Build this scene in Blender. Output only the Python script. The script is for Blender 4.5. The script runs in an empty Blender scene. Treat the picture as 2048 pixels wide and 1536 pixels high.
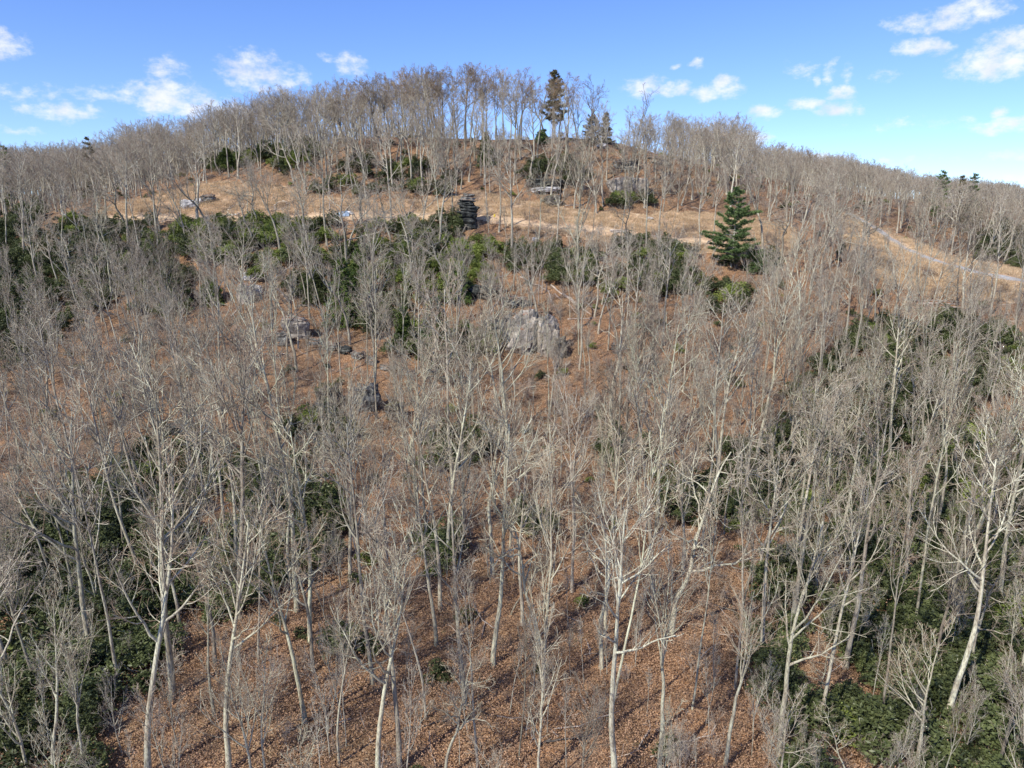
import bpy, bmesh, math, random
import numpy as np
from mathutils import Vector, Matrix, Quaternion

# ------------------------------------------------------------------ camera, sky, sun, exposure
S = bpy.context.scene
C = S.collection
F = 1421.0                      # focal length in photo pixels (2048 wide)
PITCH = math.radians(15.0)
cam_d = bpy.data.cameras.new('camera')
cam_d.sensor_width = 36.0
cam_d.lens = F / 2048 * 36.0
cam_d.clip_start = 0.5
cam_d.clip_end = 9000
cam = bpy.data.objects.new('camera', cam_d)
C.objects.link(cam)
cam.location = (0, 0, 0)
cam.rotation_euler = (math.radians(90) - PITCH, 0, 0)
S.camera = cam

SUN_EL, SUN_AZ = math.radians(44), math.radians(222)      # azimuth clockwise from +Y: behind the camera, to its left
sd = bpy.data.lights.new('sun', 'SUN')
sd.energy = 4.2
sd.angle = math.radians(0.7)
sd.color = (1.0, 0.94, 0.84)
sun = bpy.data.objects.new('sun', sd)
C.objects.link(sun)
sdir = Vector((math.cos(SUN_EL) * math.sin(SUN_AZ), math.cos(SUN_EL) * math.cos(SUN_AZ), math.sin(SUN_EL)))
sun.rotation_euler = sdir.to_track_quat('Z', 'Y').to_euler()
S.view_settings.view_transform = 'Standard'
S.view_settings.look = 'None'
S.view_settings.gamma = 1.0
S.view_settings.exposure = 0.55
S.view_settings.use_curve_mapping = False
S.cycles.max_bounces = 5
S.cycles.diffuse_bounces = 3
S.cycles.glossy_bounces = 1
S.cycles.transparent_max_bounces = 4


def ray(u, v):
    """direction of the view ray through photo pixel (u, v), scaled so that its y is 1"""
    a = (u - 1024) / F
    b = (v - 768) / F
    cp, sp = math.cos(PITCH), math.sin(PITCH)
    d = np.array([a, cp - b * sp, -sp - b * cp])
    return d / d[1]


def proj(p):
    cp, sp = math.cos(PITCH), math.sin(PITCH)
    x, y, z = p
    depth = y * cp - z * sp
    dn = -(y * sp + z * cp)
    return 1024 + F * x / depth, 768 + F * dn / depth


CLOUDS = [(0, 88, 38, 20, 1), (340, 140, 34, 22, .62), (505, 130, 55, 22, .85), (520, 155, 75, 22, .9), (700, 127, 30, 17, .85), (655, 116, 18, 6, .5),
          (335, 195, 60, 30, 1), (395, 212, 70, 20, 1), (450, 222, 60, 12, .8), (560, 160, 60, 14, .7), (230, 190, 110, 13, .6), (125, 222, 65, 16, .85), (60, 190, 70, 12, .5),
          (45, 262, 45, 6, .4), (1290, 172, 40, 18, 1), (1345, 178, 36, 12, .95), (1430, 183, 46, 15, 1), (1445, 168, 22, 14, 1), (1500, 277, 34, 13, 1),
          (1525, 226, 28, 12, 1), (1610, 208, 34, 11, 1), (1682, 184, 26, 11, 1), (1680, 218, 38, 11, 1), (1635, 157, 9, 9, .8),
          (1660, 140, 11, 17, .8), (1692, 148, 11, 14, .7), (1600, 140, 34, 12, .55), (1395, 128, 15, 9, .9), (1355, 132, 9, 4, .6), (1765, 152, 30, 8, .4),
          (1845, 94, 46, 14, 1), (1880, 42, 80, 16, 1), (1955, 24, 50, 16, .95), (1990, 125, 70, 26, 1.05), (2025, 88, 60, 26, 1.05),
          (1937, 115, 16, 9, .9), (1997, 225, 18, 8, .9), (2015, 252, 58, 11, .95), (2035, 307, 46, 10, .9), (1660, 320, 46, 8, .8), (1800, 322, 40, 7, .6),
          (1930, 235, 16, 5, .5), (1830, 248, 80, 10, .3), (1880, 318, 30, 6, .3), (2020, 358, 60, 8, .6), (1560, 300, 40, 6, .45)]


def build_world():
    w = bpy.data.worlds.new('World')
    S.world = w
    w.use_nodes = True
    nt = w.node_tree
    N, L = nt.nodes, nt.links
    for n in list(N):
        N.remove(n)
    out = N.new('ShaderNodeOutputWorld')
    bg = N.new('ShaderNodeBackground')
    bg.inputs[1].default_value = 0.14
    L.new(bg.outputs[0], out.inputs[0])
    sky = N.new('ShaderNodeTexSky')
    sky.sky_type = 'NISHITA'
    sky.sun_disc = False
    sky.sun_elevation = SUN_EL
    sky.sun_rotation = SUN_AZ
    sky.altitude = 1200
    sky.air_density = 1.0
    sky.dust_density = 0.2
    sky.ozone_density = 2.4
    hs = N.new('ShaderNodeHueSaturation')
    hs.inputs['Hue'].default_value = .517
    hs.inputs['Saturation'].default_value = 1.22
    hs.inputs['Value'].default_value = 1.1
    L.new(sky.outputs[0], hs.inputs['Color'])
    tc = N.new('ShaderNodeTexCoord')
    # clear mountain air: the pale band keeps close to the horizon
    vm = N.new('ShaderNodeVectorMath')
    vm.operation = 'MULTIPLY_ADD'
    L.new(tc.outputs['Generated'], vm.inputs[0])
    vm.inputs[1].default_value = (1, 1, .95)
    vm.inputs[2].default_value = (0, 0, .07)
    L.new(vm.outputs[0], sky.inputs[0])

    def math_(op, a, b=None, c=None, clamp=False):
        n = N.new('ShaderNodeMath')
        n.operation = op
        n.use_clamp = clamp
        for i, x in enumerate((a, b, c)):
            if x is None:
                continue
            if isinstance(x, (int, float)):
                n.inputs[i].default_value = x
            else:
                L.new(x, n.inputs[i])
        return n.outputs[0]
    # small warp of the direction, so cloud edges billow
    warp = N.new('ShaderNodeTexNoise')
    warp.inputs['Scale'].default_value = 26
    warp.inputs['Detail'].default_value = 4
    L.new(tc.outputs['Generated'], warp.inputs['Vector'])
    wv = N.new('ShaderNodeVectorMath')
    wv.operation = 'MULTIPLY_ADD'
    L.new(warp.outputs['Color'], wv.inputs[0])
    wv.inputs[1].default_value = (.022, .022, .014)
    sub = N.new('ShaderNodeVectorMath')
    sub.operation = 'SUBTRACT'
    L.new(tc.outputs['Generated'], sub.inputs[0])
    sub.inputs[1].default_value = (.011, .011, .007)
    L.new(sub.outputs[0], wv.inputs[2])
    sp = N.new('ShaderNodeSeparateXYZ')
    L.new(wv.outputs[0], sp.inputs[0])
    az = math_('ARCTAN2', sp.outputs[0], sp.outputs[1])
    el = math_('ARCSINE', sp.outputs[2])
    cur = None
    for (u, v, ru, rv, k) in CLOUDS:
        d = ray(u, v)
        a = math.atan2(d[0], d[1])
        e = math.atan2(d[2], math.hypot(d[0], d[1]))
        dd = math.hypot(d[0], 1)
        ra, re = ru / F * 1.25 / dd, rv / F * 1.35
        x = math_('MULTIPLY', math_('SUBTRACT', az, a), 1 / ra)
        y = math_('MULTIPLY', math_('SUBTRACT', el, e), 1 / re)
        r = math_('MULTIPLY_ADD', x, x, math_('MULTIPLY', y, y))
        f = math_('MULTIPLY_ADD', r, -k, k)
        cur = f if cur is None else math_('MAXIMUM', cur, f)
    # scattered clouds over the rest of the sky
    big = N.new('ShaderNodeTexNoise')
    big.inputs['Scale'].default_value = 3.2
    big.inputs['Detail'].default_value = 6
    mp = N.new('ShaderNodeMapping')
    mp.inputs['Scale'].default_value = (1, 1, 3.5)
    L.new(tc.outputs['Generated'], mp.inputs[0])
    L.new(mp.outputs[0], big.inputs['Vector'])
    outside = math_('MULTIPLY', math_('SUBTRACT', math_('ABSOLUTE', az), .68), 5, clamp=True)
    outside = math_('MAXIMUM', outside, math_('MULTIPLY', math_('SUBTRACT', el, .26), 8, clamp=True))
    gen = math_('MULTIPLY', math_('SUBTRACT', big.outputs['Fac'], .54), 9)
    gen = math_('ADD', gen, math_('MULTIPLY', math_('SUBTRACT', outside, 1.0), 12))
    cur = math_('MAXIMUM', cur, gen)
    fine = N.new('ShaderNodeTexNoise')
    fine.inputs['Scale'].default_value = 55
    fine.inputs['Detail'].default_value = 8
    fine.inputs['Roughness'].default_value = .62
    mp2 = N.new('ShaderNodeMapping')
    mp2.inputs['Scale'].default_value = (1, 1, 1.7)
    L.new(tc.outputs['Generated'], mp2.inputs[0])
    L.new(mp2.outputs[0], fine.inputs['Vector'])
    fz = math_('MULTIPLY', math_('SUBTRACT', fine.outputs['Fac'], .5), 2.6)
    dens = math_('ADD', cur, fz)
    mr = N.new('ShaderNodeMapRange')
    mr.interpolation_type = 'SMOOTHSTEP'
    L.new(dens, mr.inputs[0])
    mr.inputs[1].default_value = .05
    mr.inputs[2].default_value = 1.45
    mr.inputs[4].default_value = .93
    # cloud shading put into the colour: greyer patches from noise
    ccol = N.new('ShaderNodeMixRGB')
    ccol.inputs[1].default_value = (5.1, 5.2, 5.5, 1)
    ccol.inputs[2].default_value = (3.9, 4.15, 4.8, 1)
    n3 = N.new('ShaderNodeTexNoise')
    n3.inputs['Scale'].default_value = 30
    n3.inputs['Detail'].default_value = 5
    L.new(tc.outputs['Generated'], n3.inputs['Vector'])
    L.new(math_('MULTIPLY', math_('SUBTRACT', n3.outputs['Fac'], .42), 3.5, clamp=True), ccol.inputs[0])
    mix = N.new('ShaderNodeMixRGB')
    L.new(mr.outputs[0], mix.inputs[0])
    L.new(hs.outputs[0], mix.inputs[1])
    L.new(ccol.outputs[0], mix.inputs[2])
    L.new(mix.outputs[0], bg.inputs[0])


build_world()
rng = np.random.default_rng(11)
random.seed(7)

# ------------------------------------------------------------------ terrain
# columns of the slope read off the photograph: photo column -> (row, metres ahead of the camera)
COLS = {
    -700: [(1536, 45), (1150, 66), (900, 92), (700, 125), (560, 152), (470, 180), (430, 230), (400, 320)],
    -200: [(1536, 41), (1150, 63), (900, 90), (700, 123), (560, 148), (480, 168), (436, 215), (400, 310)],
    100: [(1536, 38), (1150, 61), (900, 88), (740, 112), (600, 138), (500, 157), (440, 170), (418, 205), (402, 260), (392, 330)],
    400: [(1536, 37), (1150, 60), (900, 88), (740, 112), (600, 139), (500, 157), (438, 169), (400, 181), (368, 193), (345, 215), (350, 260)],
    700: [(1536, 37), (1150, 60), (900, 88), (740, 112), (620, 136), (520, 154), (434, 169), (402, 179), (330, 198), (288, 212), (282, 226)],
    1000: [(1536, 38), (1150, 60), (960, 80), (800, 103), (700, 120), (620, 136), (540, 150), (480, 160), (438, 168), (395, 180), (330, 197), (286, 208), (280, 222)],
    1250: [(1536, 38), (1150, 60), (960, 80), (800, 102), (700, 119), (620, 135), (540, 150), (468, 165), (425, 177), (350, 195), (300, 210), (292, 225)],
    1450: [(1536, 38), (1150, 61), (960, 81), (800, 102), (700, 118), (600, 137), (540, 149), (480, 163), (430, 180), (370, 205), (345, 225)],
    1700: [(1536, 40), (1150, 64), (960, 84), (800, 104), (700, 119), (600, 138), (530, 153), (470, 172), (428, 192), (395, 225), (385, 260)],
    1950: [(1536, 42), (1150, 67), (960, 87), (800, 106), (700, 121), (610, 138), (548, 153), (520, 170), (470, 200), (425, 260), (405, 330)],
    2300: [(1536, 45), (1150, 70), (900, 95), (700, 126), (590, 148), (540, 175), (480, 225), (430, 310)],
    2800: [(1536, 48), (1150, 72), (900, 98), (700, 130), (590, 152), (540, 180), (490, 235), (440, 320)],
}
cp_xy, cp_z = [], []
for u, rows in COLS.items():
    for v, y in rows:
        d = ray(u, v) * y
        cp_xy.append((d[0], d[1]))
        cp_z.append(d[2])
for x in (-60, -30, 0, 30, 60):                      # below the picture
    cp_xy.append((x, 15)); cp_z.append(-40)
    cp_xy.append((x, -15)); cp_z.append(-46)
for x in (-60, 0, 60):                               # the back of the hill
    cp_xy.append((x, 300)); cp_z.append(2)
    cp_xy.append((x, 420)); cp_z.append(-12)
for x, z in ((-260, -5), (-140, -7), (150, -8), (300, -8)):
    cp_xy.append((x, 430)); cp_z.append(z)
cp_xy = np.array(cp_xy); cp_z = np.array(cp_z)


def tps_k(a, b):
    d2 = ((a[:, None, :] - b[None, :, :]) ** 2).sum(-1)
    return 0.5 * d2 * np.log(d2 + 1e-9)


K = tps_k(cp_xy, cp_xy) + np.eye(len(cp_xy)) * 60.0
Pm = np.hstack([np.ones((len(cp_xy), 1)), cp_xy])
A = np.block([[K, Pm], [Pm.T, np.zeros((3, 3))]])
W = np.linalg.solve(A, np.concatenate([cp_z, np.zeros(3)]))


def tps(xy):
    out = np.empty(len(xy))
    for i in range(0, len(xy), 20000):
        q = xy[i:i + 20000]
        out[i:i + 20000] = tps_k(q, cp_xy) @ W[:-3] + W[-3] + q @ W[-2:]
    return out


def vnoise(x, y, seed):
    """smooth value noise"""
    r = np.random.default_rng(seed).random((256, 256))
    xi, yi = np.floor(x).astype(int), np.floor(y).astype(int)
    fx, fy = x - xi, y - yi
    fx, fy = fx * fx * (3 - 2 * fx), fy * fy * (3 - 2 * fy)
    g = lambda a, b: r[a % 256, b % 256]
    return (g(xi, yi) * (1 - fx) + g(xi + 1, yi) * fx) * (1 - fy) + (g(xi, yi + 1) * (1 - fx) + g(xi + 1, yi + 1) * fx) * fy - .5


GX0, GX1, GY0, GY1, GS = -340, 340, -20, 440, 2.0
gxs, gys = np.arange(GX0, GX1 + .1, GS), np.arange(GY0, GY1 + .1, GS)
gx, gy = np.meshgrid(gxs, gys)
ZG = tps(np.stack([gx.ravel(), gy.ravel()], 1)).reshape(gx.shape)
ZG += 1.1 * vnoise(gx / 17, gy / 13, 1) + .8 * vnoise(gx / 7.5, gy / 6, 2)


def ground(x, y):
    x = np.asarray(x, float); y = np.asarray(y, float)
    xc, yc = np.clip(x, GX0, GX1 - .01), np.clip(y, GY0, GY1 - .01)
    fx, fy = (xc - GX0) / GS, (yc - GY0) / GS
    i, j = np.floor(fx).astype(int), np.floor(fy).astype(int)
    fx, fy = fx - i, fy - j
    z = (ZG[j, i] * (1 - fx) + ZG[j, i + 1] * fx) * (1 - fy) + (ZG[j + 1, i] * (1 - fx) + ZG[j + 1, i + 1] * fx) * fy
    z = z + .35 * vnoise(xc / 2.7, yc / 2.3, 3)
    far = np.hypot(x - xc, y - yc)
    k = np.clip(far / 350, 0, 1)
    return z * (1 - k) + (-26 + 6 * vnoise(x / 300, y / 260, 4)) * k


def hit(u, v, ymax=430):
    """where the view ray through (u, v) meets the ground"""
    d = ray(u, v)
    ys = np.arange(12, ymax, .25)
    pz = ys * d[2]
    g = ground(ys * d[0], ys)
    k = np.nonzero(pz <= g)[0]
    y = ys[k[0]] if len(k) else 208.0
    return np.array([y * d[0], y, float(ground(y * d[0], y))])


def hits(pts):
    return [hit(*p) for p in pts]


# ------------------------------------------------------------------ materials
def new_mat(name):
    m = bpy.data.materials.new(name)
    m.use_nodes = True
    nt = m.node_tree
    b = nt.nodes['Principled BSDF']
    b.inputs['Roughness'].default_value = .85
    b.inputs['Specular IOR Level'].default_value = .25
    return m, nt, b


def noise(nt, scale, detail=4, coord='Object', stretch=None, rough=.55):
    t = nt.nodes.new('ShaderNodeTexCoord')
    n = nt.nodes.new('ShaderNodeTexNoise')
    n.inputs['Scale'].default_value = scale
    n.inputs['Detail'].default_value = detail
    n.inputs['Roughness'].default_value = rough
    if stretch:
        mp = nt.nodes.new('ShaderNodeMapping')
        mp.inputs['Scale'].default_value = stretch
        nt.links.new(t.outputs[coord], mp.inputs[0])
        nt.links.new(mp.outputs[0], n.inputs['Vector'])
    else:
        nt.links.new(t.outputs[coord], n.inputs['Vector'])
    return n


def ramp(nt, src, stops):
    r = nt.nodes.new('ShaderNodeValToRGB')
    e = r.color_ramp.elements
    while len(e) < len(stops):
        e.new(.5)
    for k, (p, c) in enumerate(stops):
        e[k].position = p
        e[k].color = (*c, 1)
    nt.links.new(src, r.inputs[0])
    return r.outputs[0]


def mixc(nt, fac, a, b, mode='MIX'):
    n = nt.nodes.new('ShaderNodeMixRGB')
    n.blend_type = mode
    for i, x in enumerate((fac, a, b)):
        if isinstance(x, (int, float)):
            n.inputs[i].default_value = x
        elif isinstance(x, tuple):
            n.inputs[i].default_value = (*x, 1)
        else:
            nt.links.new(x, n.inputs[i])
    return n.outputs[0]


def bump(nt, b, src, dist, strength=1.0):
    n = nt.nodes.new('ShaderNodeBump')
    n.inputs['Distance'].default_value = dist
    n.inputs['Strength'].default_value = strength
    nt.links.new(src, n.inputs['Height'])
    nt.links.new(n.outputs[0], b.inputs['Normal'])


def obj_var(nt, col, lo, hi, tint=True):
    """per-object brightness and the object's own colour"""
    oi = nt.nodes.new('ShaderNodeObjectInfo')
    mr = nt.nodes.new('ShaderNodeMapRange')
    mr.inputs[3].default_value = lo
    mr.inputs[4].default_value = hi
    nt.links.new(oi.outputs['Random'], mr.inputs[0])
    c = mixc(nt, 1.0, col, mr.outputs[0], 'MULTIPLY')
    if tint:
        c = mixc(nt, 1.0, c, oi.outputs['Color'], 'MULTIPLY')
    return c


def m_bark():
    m, nt, b = new_mat('bark')
    n1 = noise(nt, 1.4, 5, stretch=(1, 1, .35))
    n2 = noise(nt, 14, 4, stretch=(1, 1, .25))
    c = ramp(nt, n1.outputs['Fac'], [(.3, (.24, .205, .16)), (.44, (.42, .385, .31)), (.56, (.50, .49, .385)), (.72, (.62, .61, .50))])
    c2 = ramp(nt, n2.outputs['Fac'], [(.35, (.48, .46, .44)), (.58, (1.05, 1.05, 1.05))])
    c = mixc(nt, 1.0, c, c2, 'MULTIPLY')
    c = obj_var(nt, c, .82, 1.2)
    nt.links.new(c, b.inputs['Base Color'])
    bump(nt, b, n2.outputs['Fac'], .04)
    return m


def m_twig():
    m, nt, b = new_mat('twig_bark')
    n1 = noise(nt, .9, 4)
    c = ramp(nt, n1.outputs['Fac'], [(.3, (.27, .205, .16)), (.52, (.40, .335, .265)), (.7, (.54, .49, .39))])
    c = obj_var(nt, c, .75, 1.2)
    nt.links.new(c, b.inputs['Base Color'])
    return m


def m_leafy(name, stops, scale=1.3, lo=.7, hi=1.3, rough=.6, trans=.25):
    m, nt, b = new_mat(name)
    n1 = noise(nt, scale, 3)
    n2 = noise(nt, 9, 2)
    f = nt.nodes.new('ShaderNodeMath')
    f.operation = 'MULTIPLY_ADD'
    nt.links.new(n2.outputs['Fac'], f.inputs[0])
    f.inputs[1].default_value = .5
    a = nt.nodes.new('ShaderNodeMath')
    a.operation = 'MULTIPLY_ADD'
    nt.links.new(n1.outputs['Fac'], a.inputs[0])
    a.inputs[1].default_value = .8
    a.inputs[2].default_value = -.15
    nt.links.new(a.outputs[0], f.inputs[2])
    c = ramp(nt, f.outputs[0], stops)
    c = obj_var(nt, c, lo, hi)
    nt.links.new(c, b.inputs['Base Color'])
    b.inputs['Roughness'].default_value = rough
    tr = nt.nodes.new('ShaderNodeBsdfTranslucent')
    nt.links.new(c, tr.inputs['Color'])
    mx = nt.nodes.new('ShaderNodeMixShader')
    mx.inputs[0].default_value = trans
    nt.links.new(b.outputs[0], mx.inputs[1])
    nt.links.new(tr.outputs[0], mx.inputs[2])
    nt.links.new(mx.outputs[0], nt.nodes['Material Output'].inputs[0])
    return m


def m_litter():
    m, nt, b = new_mat('leaf_litter')
    t = nt.nodes.new('ShaderNodeTexCoord')
    vo = nt.nodes.new('ShaderNodeTexVoronoi')
    vo.inputs['Scale'].default_value = 12
    nt.links.new(t.outputs['Object'], vo.inputs['Vector'])
    sep = nt.nodes.new('ShaderNodeSeparateColor')
    nt.links.new(vo.outputs['Color'], sep.inputs[0])
    leaf = ramp(nt, sep.outputs[0], [(0, (.082, .048, .03)), (.3, (.19, .113, .064)), (.6, (.305, .186, .104)), (.85, (.41, .27, .158)), (1, (.52, .405, .28))])
    big = noise(nt, .11, 5)
    med = noise(nt, .8, 5)
    patch = ramp(nt, med.outputs['Fac'], [(.3, (.48, .46, .44)), (.5, (.95, .93, .9)), (.72, (1.2, 1.12, 1.02))])
    c = mixc(nt, 1.0, leaf, patch, 'MULTIPLY')
    red = ramp(nt, big.outputs['Fac'], [(.35, (.80, .84, .84)), (.6, (1.06, .98, .92))])
    c = mixc(nt, 1.0, c, red, 'MULTIPLY')
    soil = noise(nt, .35, 6, rough=.7)
    sf = ramp(nt, soil.outputs['Fac'], [(.53, (0, 0, 0)), (.66, (1, 1, 1))])
    c = mixc(nt, sf, c, (.15, .115, .085))
    moss = noise(nt, .23, 5, rough=.7, stretch=(1.3, .8, 1))
    mf = ramp(nt, moss.outputs['Fac'], [(.64, (0, 0, 0)), (.72, (1, 1, 1))])
    c = mixc(nt, mf, c, (.11, .12, .035))
    nt.links.new(c, b.inputs['Base Color'])
    h = mixc(nt, .5, sep.outputs[1], med.outputs['Fac'])
    bump(nt, b, h, .12)
    b.inputs['Roughness'].default_value = .95
    return m


def m_meadow():
    m, nt, b = new_mat('dry_meadow_grass')
    n1 = noise(nt, .22, 5)
    n2 = noise(nt, 3.5, 5, stretch=(1, .4, 1), rough=.7)
    c = ramp(nt, n1.outputs['Fac'], [(.3, (.42, .29, .19)), (.5, (.52, .38, .255)), (.7, (.58, .46, .31))])
    c2 = ramp(nt, n2.outputs['Fac'], [(.32, (.55, .52, .5)), (.6, (1.08, 1.05, 1.0))])
    c = mixc(nt, 1.0, c, c2, 'MULTIPLY')
    nt.links.new(c, b.inputs['Base Color'])
    bump(nt, b, n2.outputs['Fac'], .2)
    b.inputs['Roughness'].default_value = 1
    return m


def m_simple(name, stops, scale, detail=5, bumpd=.03, rough=.9, stretch=None, var=None):
    m, nt, b = new_mat(name)
    n1 = noise(nt, scale, detail, stretch=stretch, rough=.65)
    c = ramp(nt, n1.outputs['Fac'], stops)
    if var:
        c = obj_var(nt, c, *var)
    nt.links.new(c, b.inputs['Base Color'])
    if bumpd:
        bump(nt, b, n1.outputs['Fac'], bumpd)
    b.inputs['Roughness'].default_value = rough
    return m


def m_rock(name, stops, moss=None):
    m, nt, b = new_mat(name)
    n1 = noise(nt, .7, 7, stretch=(1, 1, 1.6), rough=.7)
    n2 = noise(nt, 5, 5, rough=.75)
    streak = noise(nt, 1.1, 5, stretch=(1, 1, .35), rough=.65)
    c = ramp(nt, n1.outputs['Fac'], stops)
    c = mixc(nt, 1.0, c, ramp(nt, n2.outputs['Fac'], [(.35, (.55, .55, .55)), (.6, (1.1, 1.1, 1.1))]), 'MULTIPLY')
    c = mixc(nt, .8, c, ramp(nt, streak.outputs['Fac'], [(.38, (.5, .5, .52)), (.55, (1, 1, 1))]), 'MULTIPLY')
    if moss:
        g = nt.nodes.new('ShaderNodeNewGeometry')
        sp = nt.nodes.new('ShaderNodeSeparateXYZ')
        nt.links.new(g.outputs['Normal'], sp.inputs[0])
        ml = nt.nodes.new('ShaderNodeMath')
        ml.operation = 'MULTIPLY'
        nt.links.new(sp.outputs[2], ml.inputs[0])
        nt.links.new(n1.outputs['Fac'], ml.inputs[1])
        f = ramp(nt, ml.outputs[0], [(.3, (0, 0, 0)), (.42, (1, 1, 1))])
        c = mixc(nt, f, c, moss)
    nt.links.new(c, b.inputs['Base Color'])
    mh = mixc(nt, .5, n1.outputs['Fac'], n2.outputs['Fac'])
    bump(nt, b, mh, .25)
    return m


BARK, TWIG = m_bark(), m_twig()
LITTER, MEADOW = m_litter(), m_meadow()
DRYLEAF = m_leafy('dry_brown_leaves', [(.3, (.22, .14, .08)), (.7, (.40, .29, .17))], trans=.3)
RHODO = m_leafy('rhododendron_leaves', [(.25, (.032, .042, .018)), (.5, (.085, .105, .04)), (.75, (.16, .175, .07))], rough=.45, trans=.12)
LAUREL = m_leafy('laurel_leaves', [(.25, (.09, .12, .03)), (.5, (.18, .225, .05)), (.75, (.29, .33, .09))], rough=.5, trans=.2)
NEEDLE = m_leafy('pine_needles', [(.25, (.06, .10, .04)), (.5, (.13, .20, .07)), (.75, (.24, .31, .11))], trans=.15)
HEMLOCK = m_leafy('hemlock_needles', [(.25, (.055, .085, .022)), (.5, (.12, .175, .045)), (.75, (.21, .27, .075))], trans=.2)
DARKEVER = m_leafy('dark_needles', [(.25, (.06, .06, .033)), (.5, (.13, .12, .06)), (.75, (.20, .18, .09))], trans=.15)
GRASS = m_leafy('dry_grass_blades', [(.25, (.42, .30, .18)), (.5, (.60, .46, .29)), (.75, (.72, .60, .42))], trans=.35)
ROCK_PALE = m_rock('pale_sandstone', [(.3, (.27, .23, .19)), (.5, (.43, .39, .33)), (.7, (.57, .53, .46))], moss=(.22, .12, .07))
ROCK_GREY = m_rock('grey_lichen_rock', [(.3, (.08, .08, .075)), (.5, (.22, .22, .2)), (.7, (.42, .42, .38))], moss=(.2, .12, .07))
ROCK_DARK = m_rock('dark_rock', [(.3, (.012, .013, .013)), (.52, (.055, .06, .055)), (.72, (.20, .21, .19))])  # near-black to grey mottling, set by noise alone
ROCK_MOSS = m_rock('mossy_rock', [(.3, (.07, .06, .045)), (.5, (.17, .15, .12)), (.7, (.33, .32, .29))], moss=(.09, .085, .025))
ROCK_WHITE = m_rock('bright_boulder', [(.3, (.35, .35, .34)), (.5, (.58, .57, .55)), (.7, (.72, .71, .68))])
WOOD = m_simple('weathered_wood', [(.3, (.20, .16, .13)), (.5, (.38, .32, .27)), (.7, (.52, .47, .40))], 3, stretch=(1, 1, .2), var=(.8, 1.2))
WOOD_DARK = m_simple('dark_rotten_wood', [(.3, (.04, .035, .03)), (.6, (.13, .115, .10))], 3, stretch=(1, 1, .2))
DIRT = m_simple('track_dirt', [(.3, (.38, .26, .15)), (.5, (.50, .36, .22)), (.7, (.58, .45, .30))], 1.2, bumpd=.06)
GRAVEL = m_simple('road_gravel', [(.3, (.25, .23, .20)), (.5, (.33, .32, .30)), (.7, (.43, .43, .42))], 2.2, bumpd=.05)
TARP = m_simple('blue_grey_tarp', [(.3, (.10, .15, .22)), (.5, (.20, .28, .38)), (.7, (.42, .50, .58))], 2.5, rough=.5)
WHITE = m_simple('white_plastic', [(.3, (.62, .62, .64)), (.7, (.8, .8, .8))], 3, rough=.5)
CREAM = m_simple('cream_stone', [(.3, (.52, .46, .36)), (.7, (.78, .73, .62))], 4)
YELLOW = m_simple('yellow_paint', [(.3, (.55, .40, .04)), (.7, (.72, .55, .07))], 4, bumpd=0)


# ------------------------------------------------------------------ object helpers
def mesh_np(name, verts, faces, mat, smooth=False):
    """faces: (n, 3) or (n, 4) int array, or list of such arrays"""
    me = bpy.data.meshes.new(name)
    if not isinstance(faces, list):
        faces = [faces]
    faces = [f for f in faces if len(f)]
    verts = np.asarray(verts, np.float32)
    me.vertices.add(len(verts))
    me.vertices.foreach_set('co', verts.ravel())
    nl = sum(f.size for f in faces)
    nf = sum(len(f) for f in faces)
    me.loops.add(nl)
    me.polygons.add(nf)
    me.loops.foreach_set('vertex_index', np.concatenate([f.ravel() for f in faces]).astype(np.int32))
    tot = np.concatenate([np.full(len(f), f.shape[1]) for f in faces])
    st = np.concatenate([[0], np.cumsum(tot)[:-1]])
    me.polygons.foreach_set('loop_start', st.astype(np.int32))
    me.polygons.foreach_set('loop_total', tot.astype(np.int32))
    me.polygons.foreach_set('use_smooth', np.full(nf, smooth))
    me.materials.append(mat)
    me.update(calc_edges=True)
    me.validate()
    return me


def link(name, data, parent=None, **kw):
    o = bpy.data.objects.new(name, data)
    C.objects.link(o)
    if parent is not None:
        o.parent = parent
    for k, v in kw.items():
        o[k] = v
    return o


def thing(name, label, cat, loc, group=None, data=None):
    o = bpy.data.objects.new(name, data)
    C.objects.link(o)
    o.location = loc
    o['label'] = label
    o['category'] = cat
    if group:
        o['group'] = group
    return o


# ------------------------------------------------------------------ ground sheets
def in_poly(x, y, poly):
    poly = np.asarray(poly)
    r = np.zeros(np.shape(x), bool)
    j = len(poly) - 1
    for i in range(len(poly)):
        xi, yi = poly[i][:2]
        xj, yj = poly[j][:2]
        c = ((yi > y) != (yj > y)) & (x < (xj - xi) * (y - yi) / (yj - yi + 1e-12) + xi)
        r ^= c
        j = i
    return r


def spaced(a0, a1, fine, far):
    inner = np.arange(a0, a1 + .01, fine)
    k = [fine]
    while sum(k) < far:
        k.append(k[-1] * 1.25)
    s = np.cumsum(k)
    return np.concatenate([(a0 - s)[::-1], inner, a1 + s])


def grid_mesh(name, xs, ys, mat, keep=None, lift=0.0):
    X, Y = np.meshgrid(xs, ys)
    Z = ground(X, Y) + lift
    nx, ny = len(xs), len(ys)
    idx = np.arange(nx * ny).reshape(ny, nx)
    q = np.stack([idx[:-1, :-1], idx[:-1, 1:], idx[1:, 1:], idx[1:, :-1]], -1).reshape(-1, 4)
    V = np.stack([X.ravel(), Y.ravel(), Z.ravel()], 1)
    if keep is not None:
        cx, cy = V[q].mean(1)[:, 0], V[q].mean(1)[:, 1]
        q = q[keep(cx, cy)]
        used, inv = np.unique(q, return_inverse=True)
        V = V[used]
        q = inv.reshape(-1, 4)
    return mesh_np(name, V, q, mat, True)


# fine mesh under the picture, coarse out to the horizon
o = link('hillside_ground', grid_mesh('hillside_ground', spaced(-200, 200, 1.1, 3500), spaced(10, 260, 1.1, 3500), LITTER), kind='structure')

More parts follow.
